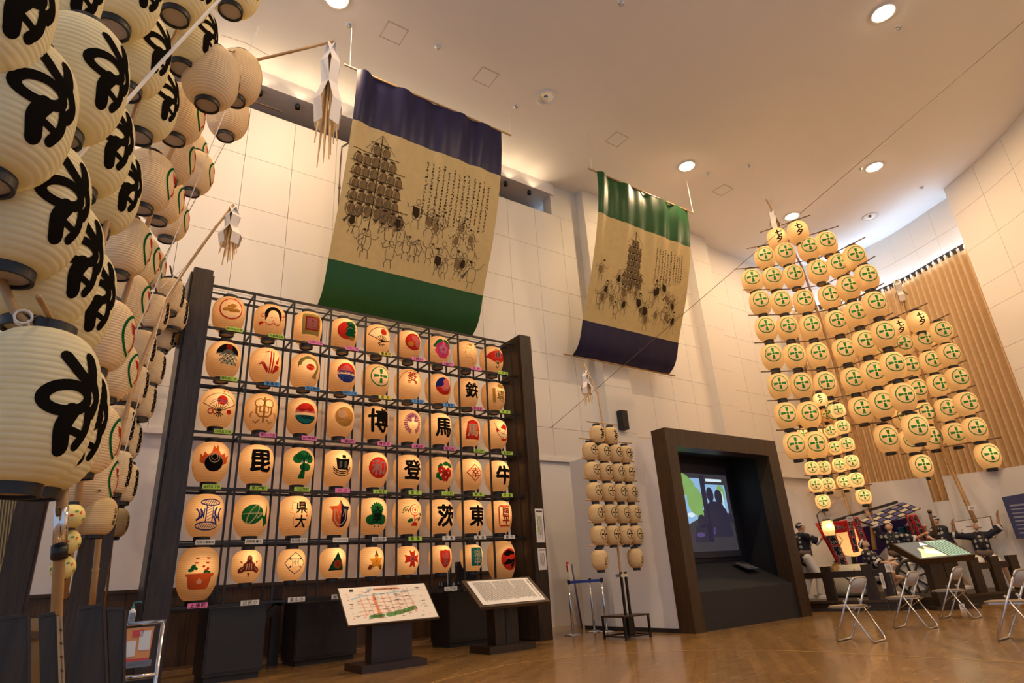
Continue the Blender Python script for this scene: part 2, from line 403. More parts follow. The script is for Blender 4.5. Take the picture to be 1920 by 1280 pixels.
# back wall: backing, low wall, lip, panels, slot
wall_back = struct(MB().box(-6, YW+0.06, 0, 21.6, YW+0.3, 10.85).build('wall_back', 'wall_joint'))
MB().box(-6, YW-0.01, 1.22, 8.85, YW+0.06, 3.62).build('lower_wall', 'low_wall', wall_back)
MB().box(8.85, YW-0.01, 0, 21.6, YW+0.06, 3.62).build('lower_wall', 'low_wall', wall_back)
struct(MB().box(-6, YW-0.09, 3.62, 21.6, YW+0.06, 3.72).build('trim_1', 'trim_white'))
PX = [1.77+0.96*k for k in range(-8, 21)]; PZ = [3.72, 4.45, 5.7, 6.42, 7.65, 8.38, 9.6, 10.85]
_pm = {}
for i in range(len(PX)-1):
    for j in range(len(PZ)-1):
        if PX[i] > 20.6: continue
        h = round(PZ[j+1]-PZ[j], 3)
        if h not in _pm: _pm[h] = MB().box(0.004, -0.05, 0.004, 0.956, 0.06, h-0.004).mesh('wall_panel', 'white_wall')
        o = link('wall_panel', _pm[h], wall_back, True); o.location = (PX[i], YW, PZ[j])
# wainscot boards at the foot of the back wall
wains = struct(MB().box(-6, YW-0.005, 0.0, 8.8, YW+0.05, 1.18).build('trim_2', 'slot_dark'))
bm_ = MB().box(0.002, -0.02, 0.09, 0.298, 0, 1.18).mesh('board', 'wainscot')
for k in range(49):
    o = link('board', bm_, wains, True); o.location = (-6+0.3*k, YW-0.005, 0)
MB().box(-6, YW-0.05, 1.17, 8.8, YW, 1.22).build('rail', 'frame_wood', wains)
struct(MB().box(-6, YW-0.045, 0, 8.8, YW-0.025, 0.09).build('baseboard_back', 'bamboo_dark'))
# slot under the ceiling
slot = struct(MB().box(-6, YW+0.75, 10.7, 10.1, YW+0.85, 11.9).build('wall_slot', 'slot_brown'))
MB().box(-6, YW+0.0, 10.85, 10.1, YW+0.8, 10.87).build('sill', 'slot_brown', slot)
for k in range(13): MB().box(-0.95+0.83*k, YW+0.70, 10.87, -0.90+0.83*k, YW+0.76, 11.5).build('mullion', 'slot_dark', slot)
struct(MB().box(-6, YW-0.12, 11.52, 10.2, YW+0.85, CEIL).build('beam_slot', 'ceiling_white'))
struct(MB().box(10.1, YW-0.05, 10.85, 21.6, YW+0.3, CEIL).build('wall_upper', 'white_wall'))
for k in range(11):
    o = thing('slot_spotlight', '%s small black spotlight in the brown wall slot counted from the hall corner' % ['first', 'second', 'third', 'fourth', 'fifth', 'sixth', 'seventh', 'eighth', 'ninth', 'tenth', 'eleventh'][k], 'spotlight', (1.1+0.83*k, YW+0.05, 11.42), 0, 'spotlights in the wall slot')
    MB().lathe([(0.001, -0.05), (0.055, -0.05), (0.06, 0.02), (0.05, 0.06), (0.001, 0.06)], 12).build('housing', 'speaker_black', o, True, True)
    MB().box(-0.015, -0.015, 0.06, 0.015, 0.015, 0.1).build('mount', 'speaker_black', o, False, True)
    la = bpy.data.lights.new('slot_light', 'SPOT'); la.energy = SLOT_W; la.color = (1.0, 0.72, 0.44); la.spot_size = R(120); la.spot_blend = 0.25; la.shadow_soft_size = 0.04
    lo = bpy.data.objects.new('slot_light', la); C.objects.link(lo); lo.parent = o; lo.location = (0, -0.28, -0.06); lo.rotation_euler = (R(-152), 0, 0)
# pilasters
for x0, x1 in ((11.12, 12.12), (16.0, 16.95)):
    p = struct(MB().box(x0+0.005, YW-0.34, 0, x1-0.005, YW, CEIL).build('pilaster', 'wall_joint'))
    for j, (a, b_) in enumerate(zip([0, 1.3, 2.5, 3.72, 4.45, 5.7, 6.9, 8.38, 9.6, 10.85], [1.3, 2.5, 3.72, 4.45, 5.7, 6.9, 8.38, 9.6, 10.85, CEIL])):
        MB().box(x0, YW-0.35, a+0.003, x1, YW+0.01, b_-0.003).build('facing', 'white_wall', p)
# bay with the curtain, and the curved side wall
BAY = [(20.6, 11.55), (21.6, 11.2), (22.4, 10.5), (22.95, 9.6), (23.15, 8.6), (23.0, 7.5), (22.6, 6.5), (22.2, 5.6), (21.9, 4.6)]
def resample(pts, n):
    pts = [Vector(p) for p in pts]; ls = [0]
    for a, b_ in zip(pts, pts[1:]): ls.append(ls[-1]+(b_-a).length)
    out = []
    for i in range(n):
        t = ls[-1]*i/(n-1); k = max(j for j in range(len(ls)-1) if ls[j] <= t+1e-9)
        out.append(pts[k].lerp(pts[k+1], (t-ls[k])/(ls[k+1]-ls[k])))
    return out
def smooth_line(pts, n):
    q = resample(pts, n)
    for _ in range(6): q = [q[0]]+[(q[i-1]+q[i]*2+q[i+1])/4 for i in range(1, n-1)]+[q[-1]]
    return q
bay = smooth_line(BAY, 40)
wb = struct(polyline_wall(MB(), [(p.x, p.y) for p in bay[::-1]], 0, CEIL, 0.2).build('wall_bay', 'wall_joint'))
def curved_panels(line, zs, parent, every, inset=0.02, tt=0.05):
    for a in range(0, len(line)-1, every):
        seg = line[a:a+every+1]
        if len(seg) < 2: continue
        s0 = seg[0].lerp(seg[1], 0.012); s1 = seg[-1].lerp(seg[-2], 0.012); seg = [s0]+list(seg[1:-1])+[s1]
        for z0, z1 in zip(zs, zs[1:]):
            mb = MB(); k = len(seg); inn = []
            for i in range(k):
                d = (seg[min(i+1, k-1)]-seg[max(i-1, 0)]).normalized(); inn.append(seg[i]+Vector((d.y, -d.x))*tt)
            for i in range(k-1):
                p = [seg[i], seg[i+1], inn[i+1], inn[i]]
                mb.add([(q.x, q.y, z) for z in (z0+0.004, z1-0.004) for q in p], [(3, 2, 1, 0), (4, 5, 6, 7), (0, 1, 5, 4), (1, 2, 6, 5), (2, 3, 7, 6), (3, 0, 4, 7)])
            mb.build('wall_panel', 'white_wall', parent)
curved_panels(bay, [9.2, 10.85, CEIL], wb, 4)
SIDE = [(21.45, 5.15), (21.0, 4.4), (20.3, 3.4), (19.35, 2.4), (18.0, 1.2), (16.2, 0.0), (14.0, -1.2), (11.0, -2.4)]
side = smooth_line(SIDE, 33)
ws = struct(polyline_wall(MB(), [(p.x, p.y) for p in side[::-1]], 0, CEIL, 0.5).build('wall_right', 'wall_joint'))
MB().bar((side[0].x+0.02, side[0].y+0.02, CEIL/2), (side[0].x+0.5, side[0].y-0.28, CEIL/2), 0.05, CEIL).build('end_panel', 'white_wall', ws)
curved_panels(side, [0, 1.3, 2.5, 3.72, 4.45, 5.7, 6.42, 7.65, 8.38, 9.6, 10.85, CEIL], ws, 3)
# the window behind the curtain: daylight spills over the rail
for k in range(6):
    i = 5+6*k; a, b_ = bay[i], bay[min(i+5, 39)]
    d = (b_-a).normalized(); nrm = Vector((d.y, -d.x)); a2, b2 = a+nrm*0.06, b_+nrm*0.06
    wn = struct(MB().bar((a2.x, a2.y, 9.02), (b2.x, b2.y, 9.02), 0.06, 0.06).build('window_%d' % (k+1), 'steel'))
    MB().bar((a2.x, a2.y, 6.0), (b2.x, b2.y, 6.0), 0.02, 6.0).build('pane', 'acrylic', wn)
    la = bpy.data.lights.new('window_daylight', 'AREA'); la.shape = 'RECTANGLE'; la.size = (b_-a).length; la.size_y = 0.16; la.energy = DAY_W; la.color = (0.48, 0.70, 1.0)
    lo = bpy.data.objects.new('window_daylight', la); C.objects.link(lo); m_ = (a+b_)/2+nrm*0.19
    fwd = (Vector((nrm.x, nrm.y, 0))*1.0+Vector((0, 0, 0.9))).normalized()
    zx = -fwd; xx = Vector((d.x, d.y, 0)); yx = zx.cross(xx).normalized(); xx = yx.cross(zx)
    lo.matrix_world = Matrix.Translation((m_.x, m_.y, 9.83)) @ Matrix((xx, yx, zx)).transposed().to_4x4()
# curtain on its rail
cpts = []
for p, q in zip(bay, bay[1:]):
    d = (q-p).normalized(); cpts.append(p+Vector((d.y, -d.x))*0.38)
cl = resample(cpts[4:], 420)
CZ = 9.9
mb = MB(); k = len(cl)
for zi, z in enumerate((CZ, CZ-1.2, CZ-3.5, 0.6)):
    for i, p in enumerate(cl):
        d = (cl[min(i+1, k-1)]-cl[max(i-1, 0)]).normalized(); am = 0.05+0.06*min(1, zi)
        mb.v.append(Vector((p.x+d.y*am*sin(i*0.46+0.6*sin(i*0.07)), p.y-d.x*am*sin(i*0.46+0.6*sin(i*0.07)), z)))
for zi in range(3):
    for i in range(k-1): mb.f.append((zi*k+i, zi*k+i+1, (zi+1)*k+i+1, (zi+1)*k+i))
cur = thing('curtain', 'tall tan pleated curtain hanging across the curved window bay', 'curtain', (cl[200].x, cl[200].y, 0.6))
mb.build('cloth', 'curtain', cur, True)
mb = MB()
for a, b_ in zip(cl[::7], cl[7::7]): mb.bar((a.x, a.y, CZ+0.1), (b_.x, b_.y, CZ+0.1), 0.03, 0.05)
mb.build('rail', 'speaker_black', cur)
for i in range(8, 418, 14):
    p, q = cl[i], cl[min(i+8, k-1)]; d = (q-p).normalized(); nn = Vector((d.y, -d.x))*0.02
    MB().bar((p.x+nn.x, p.y+nn.y, CZ+0.02), (q.x+nn.x, q.y+nn.y, CZ+0.02), 0.02, 0.18).build('header_tab', 'slot_dark', cur)
    MB().bar((p.x+2*nn.x-d.x*.03, p.y+2*nn.y-d.y*.03, CZ+0.14), (p.x+2*nn.x-d.x*.03, p.y+2*nn.y-d.y*.03, CZ-0.1), 0.02).build('hook', 'white_paint', cur)
# low white partition behind the festival platform
PART = [(15.6, 9.9), (16.6, 8.2), (17.58, 6.72)]; PART2 = [(17.70, 6.4), (18.0, 5.4), (17.88, 4.4), (17.2, 3.2)]
pw = struct(polyline_wall(MB(), PART[::-1], 0, 2.8, 0.1).build('wall_partition', 'white_wall'))
pw2 = struct(polyline_wall(MB(), PART2[::-1], 0, 2.78, 0.1).build('wall_partition', 'white_wall'))
struct(MB().box(17.75, 6.3, 0, 17.85, 6.85, 2.2).build('door_1', 'trim_white'))
# ceiling lamps
def ceiling_lamp(x, y, lit, label, gain=1.0):
    o = thing('ceiling_lamp', label, 'lamp', (x, y, CEIL), 0, 'recessed ceiling lamps')
    MB().lathe([(0.19, 0.0), (0.27, 0.0), (0.27, -0.02), (0.19, -0.02), (0.19, 0.0)], 24).build('trim_ring', 'white_paint', o, True, True)
    MB().lathe([(0.19, -0.012), (0.16, -0.006), (0.001, -0.004)], 24).build('reflector', 'lamp_reflector', o, True, True)
    if lit:
        MB().ell((0, 0, -0.035), (0.17, 0.17, 0.045), 16, 8).build('glass', 'lamp_glow', o, True, True)
        la = bpy.data.lights.new('lamp_light', 'AREA'); la.shape = 'DISK'; la.size = 0.4; la.energy = LAMP_W*gain; la.color = (1.0, 0.67, 0.38)
        lo = bpy.data.objects.new('lamp_light', la); C.objects.link(lo); lo.parent = o; lo.location = (0, 0, -0.09)
    else:
        MB().ell((0, 0, -0.03), (0.05, 0.05, 0.03), 12, 6).build('bulb', 'white_paint', o, True, True)
ceiling_lamp(2.65, 8.75, 1, 'lit round ceiling lamp above the blue topped banner and the near lantern poles')
ceiling_lamp(13.05, 8.7, 1, 'lit round ceiling lamp right above the green topped banner')
ceiling_lamp(12.6, 2.94, 1, 'lit round ceiling lamp standing alone in the plain part of the ceiling')
ceiling_lamp(18.1, 5.78, 1, 'lit round ceiling lamp between the plain ceiling and the curtain bay', 0.8)
ceiling_lamp(18.4, 8.66, 1, 'lit round ceiling lamp beside the tip of the tallest lantern pole', 0.9)
ceiling_lamp(7.85, 8.7, 0, 'unlit mirrored ceiling downlight between the two banners')
ceiling_lamp(20.9, 7.27, 0, 'unlit mirrored ceiling downlight near the curtain bay')
for k, (x, y) in enumerate([(2.6, 2.9), (7.6, 2.9), (-2.5, 8.7), (7.6, -2.0), (-2.5, 2.9)]):
    ceiling_lamp(x, y, 1, 'lit round ceiling lamp out of sight over the visitors, %s of five' % ['first', 'second', 'third', 'fourth', 'fifth'][k])
# hatches, sprinklers and hooks in the ceiling
for k, x in enumerate((3.95, 6.25, 10.45, 15.0)):
    o = thing('ceiling_hatch', 'square flush ceiling hatch, %s in the row along the banner wall' % ['first', 'second', 'third', 'fourth'][k], 'hatch', (x, 8.92, CEIL), 0, 'ceiling hatches')
    MB().box(-0.20, -0.20, -0.004, 0.20, 0.20, 0).build('lid', 'ceiling_white', o, False, True)
    for a in ((-.23, -.23, .23, -.215), (-.23, .215, .23, .23), (-.23, -.23, -.215, .23), (.215, -.23, .23, .23)):
        MB().box(a[0], a[1], -0.006, a[2], a[3], 0).build('joint', 'wall_joint', o, False, True)
for k, (px, py) in enumerate([(820, 88), (655, 47), (1683, 52), (1613, 316), (1728, 351), (1165, 6), (1404, 310), (967, 200), (1327, 325)]):
    q = atz(px, py, CEIL)
    o = thing('sprinkler_head', 'small metal sprinkler head on the ceiling, %s of those scattered there' % ['first', 'second', 'third', 'fourth', 'fifth', 'sixth', 'seventh', 'eighth', 'ninth'][k], 'sprinkler', (q.x, q.y, CEIL), 0, 'ceiling sprinkler heads')
    MB().lathe([(0.06, 0), (0.055, -0.015), (0.02, -0.02), (0.02, -0.05), (0.035, -0.055), (0.001, -0.06)], 12).build('head', 'steel', o, True, True)
    MB().lathe([(0.08, 0), (0.08, -0.006), (0.05, -0.008)], 12).build('plate', 'white_paint', o, True, True)
# inlaid line curving across the floor
arc = [atz(*p, 0) for p in [(700, 1330), (808, 1279), (951, 1245), (1100, 1228), (1290, 1219), (1480, 1219), (1700, 1230), (1920, 1242)]]
al = smooth_line([(p.x, p.y) for p in arc], 60); mb = MB()
for i in range(59):
    d = (al[i+1]-al[i]).normalized(); nn = Vector((-d.y, d.x))*0.012
    mb.add([(al[i].x-nn.x, al[i].y-nn.y, 0.002), (al[i+1].x-nn.x, al[i+1].y-nn.y, 0.002), (al[i+1].x+nn.x, al[i+1].y+nn.y, 0.002), (al[i].x+nn.x, al[i].y+nn.y, 0.002)], [(0, 1, 2, 3)])
mat('inlay', (0.55, 0.36, 0.13), 0.3)
struct(mb.build('trim_3', 'inlay'))

# ================================================================== paper lanterns
def l_prof(W, H, egg=0.12, cap=0.43):
    """radius of the paper body at height t in [-1, 1] from its middle"""
    Rr = W/2; rc = Rr*cap
    def r(t):
        t = max(-1, min(1, t)); s = t-egg*(1-t*t)
        return rc+(Rr-rc)*(1-abs(s)**2.7)**0.62
    return r
class LanternKind:
    def __init__(s, W, H, body, ribs=0, egg=0.12, cap=0.43, rim=0.06, n=36, disc='disc_grey', rib_in=0.010):
        s.W, s.H = W, H; s.rim = rim; s.hb = (H-2*rim)/2; s.zc = rim+s.hb; s.r = l_prof(W, H, egg, cap); s.ribs = ribs; s.rib_in = rib_in
        prof = []
        if ribs:
            for i in range(ribs):
                for q in (0.0, 0.18, 0.5, 0.82):
                    t = -1+2*(i+q)/ribs; prof.append((s.r(t)+rib_in*(1-(2*abs(q-0.5))**2.2)-rib_in*0.5, s.zc+t*s.hb))
            prof.append((s.r(1), s.zc+s.hb))
        else:
            for i in range(25):
                t = -cos(pi*i/24); prof.append((s.r(t), s.zc+t*s.hb))
        s.body = MB().lathe(prof, n).mesh('paper_body', body, True)
        rc = s.r(-1); rt = s.r(1)
        s.top = MB().lathe([(rt-0.012, s.zc+s.hb+rim*0.9), (rt+0.004, s.zc+s.hb+rim*0.9), (rt+0.006, s.zc+s.hb-0.004), (rt-0.012, s.zc+s.hb-0.004), (rt-0.012, s.zc+s.hb+rim*0.9)], 40 if ribs else 24).mesh('top_rim', 'reel_black', True)
        s.bot = MB().lathe([(rc-0.012, 0), (rc+0.004, 0), (rc+0.006, rim+0.004), (rc-0.012, rim+0.004), (rc-0.012, 0)], 40 if ribs else 24).mesh('bottom_rim', 'reel_black', True)
        s.disc = MB().cyl((0, 0, rim*0.35), rc-0.013, rim*0.3, 32).mesh('base_disc', disc)
        s.hook = MB().tube([(-rt, 0, s.zc+s.hb+rim*0.8), (-rt*0.6, 0, s.zc+s.hb+rim*1.5), (rt*0.6, 0, s.zc+s.hb+rim*1.5), (rt, 0, s.zc+s.hb+rim*0.8)], 0.004, 5).mesh('handle', 'reel_black')
        s.top.shade_flat(); s.bot.shade_flat()
    def mapf(s, lift):
        Rr = s.W/2
        def f(u, v):
            t = v*Rr/s.hb; rr = s.r(t)+lift; a = u
            return (rr*sin(a), -rr*cos(a), s.zc+v*Rr)
        return f
    def emblem(s, layers, names=None, scale=1.0):
        out = []
        for i, (col, shapes) in enumerate(layers):
            base = s.rib_in*0.5 if s.ribs else 0.0
            mf = s.mapf(base+0.0016*(i+1))
            out.append((names[i] if names else 'emblem', decal('emblem', shapes, 'paint_'+col, (lambda u, v, mf=mf: mf(u*scale, v*scale)), 0.12)))
        return out
def lantern(kind, center, yaw, label, group, emblem, bulb=0.0, name='paper_lantern', bulb_up=0.12, col=(1.0, 0.70, 0.42)):
    """yaw: direction the painted face looks to, as an angle in plan"""
    o = thing(name, label, 'lantern', (center[0], center[1], center[2]-kind.zc), yaw+pi/2, group)
    for nm, me in (('paper_body', kind.body), ('top_rim', kind.top), ('bottom_rim', kind.bot), ('base_disc', kind.disc), ('handle', kind.hook)):
        link(nm, me, o, True)
    for nm, me in emblem: link(nm, me, o, True)
    if bulb:
        la = bulb_light(bulb, col)
        lo = bpy.data.objects.new('bulb_light', la); C.objects.link(lo); lo.parent = o; lo.location = (0.03*kind.W, -kind.W*0.24, kind.zc+kind.hb*bulb_up*2)
    return o
_bl = {}
def bulb_light(e, col):
    if e not in _bl:
        la = bpy.data.lights.new('bulb_light', 'POINT'); la.energy = e; la.color = col; la.shadow_soft_size = 0.03; _bl[e] = la
    return _bl[e]

# ---- the painted emblems of the rack, row by row (unit: lantern radius)
def waves(cx, cy, r, rows, w, n=4):
    out = []
    for j in range(rows):
        for i in range(n):
            x = cx+(i-(n-1)/2+0.5*(j % 2))*r*1.7; y = cy-j*r*0.9
            out.append(ST(AR(x, y, r, 0, 180, 8), w)); out.append(ST(AR(x, y, r*0.55, 0, 180, 6), w*0.7))
    return out
def clipdisc(cx, cy, r, y0, y1, n=24):
    """part of a disc between heights y0 and y1 (relative to its centre, in radii)"""
    p = []
    for i in range(n+1):
        y = y0+(y1-y0)*i/n; p.append((cx+r*math.sqrt(max(0, 1-y*y)), cy+r*y))
    return [p+[(2*cx-x, y) for x, y in p[::-1]]]
def fan(cx, cy, r0, r1, a0, a1): return [AR(cx, cy, r1, a0, a1, 16)+AR(cx, cy, r0, a1, a0, 16)]
def ray_lines(cx, cy, r0, r1, a0, a1, n, w): return [ST([(cx+r0*cos(R(a)), cy+r0*sin(R(a))), (cx+r1*cos(R(a)), cy+r1*sin(R(a)))], w) for a in (a0+(a1-a0)*i/(n-1) for i in range(n))]
def crest(r=0.62, cx=0.0, cy=0.1):
    sh = [RG(cx, cy, r, r*0.89), D(cx, cy, r*0.14, n=14)]
    for k in range(4):
        a = R(90*k); ca, sa = cos(a), sin(a)
        q = [(0.2, -0.11), (0.72, -0.16), (0.67, 0.0), (0.72, 0.16), (0.2, 0.11)]
        sh.append([[(cx+r*(x*ca-y*sa), cy+r*(x*sa+y*ca)) for x, y in q]])
    return sh
def hatch(x0, y0, x1, y1, n, w):
    return [ST([(x0+(x1-x0)*i/n-0.06, y0), (x0+(x1-x0)*i/n+0.06, y1)], w) for i in range(1, n)]
coins = [D(0, 0.1, 0.22, 0.10), D(-0.24, -0.08, 0.2, 0.11), D(0.05, -0.12, 0.22, 0.12), D(0.3, -0.08, 0.17, 0.1), D(0.1, 0.2, 0.16, 0.08)]
leafy = lambda pts: [D(x, y, r, r*0.62, n=12, a=a) for x, y, r, a in pts]
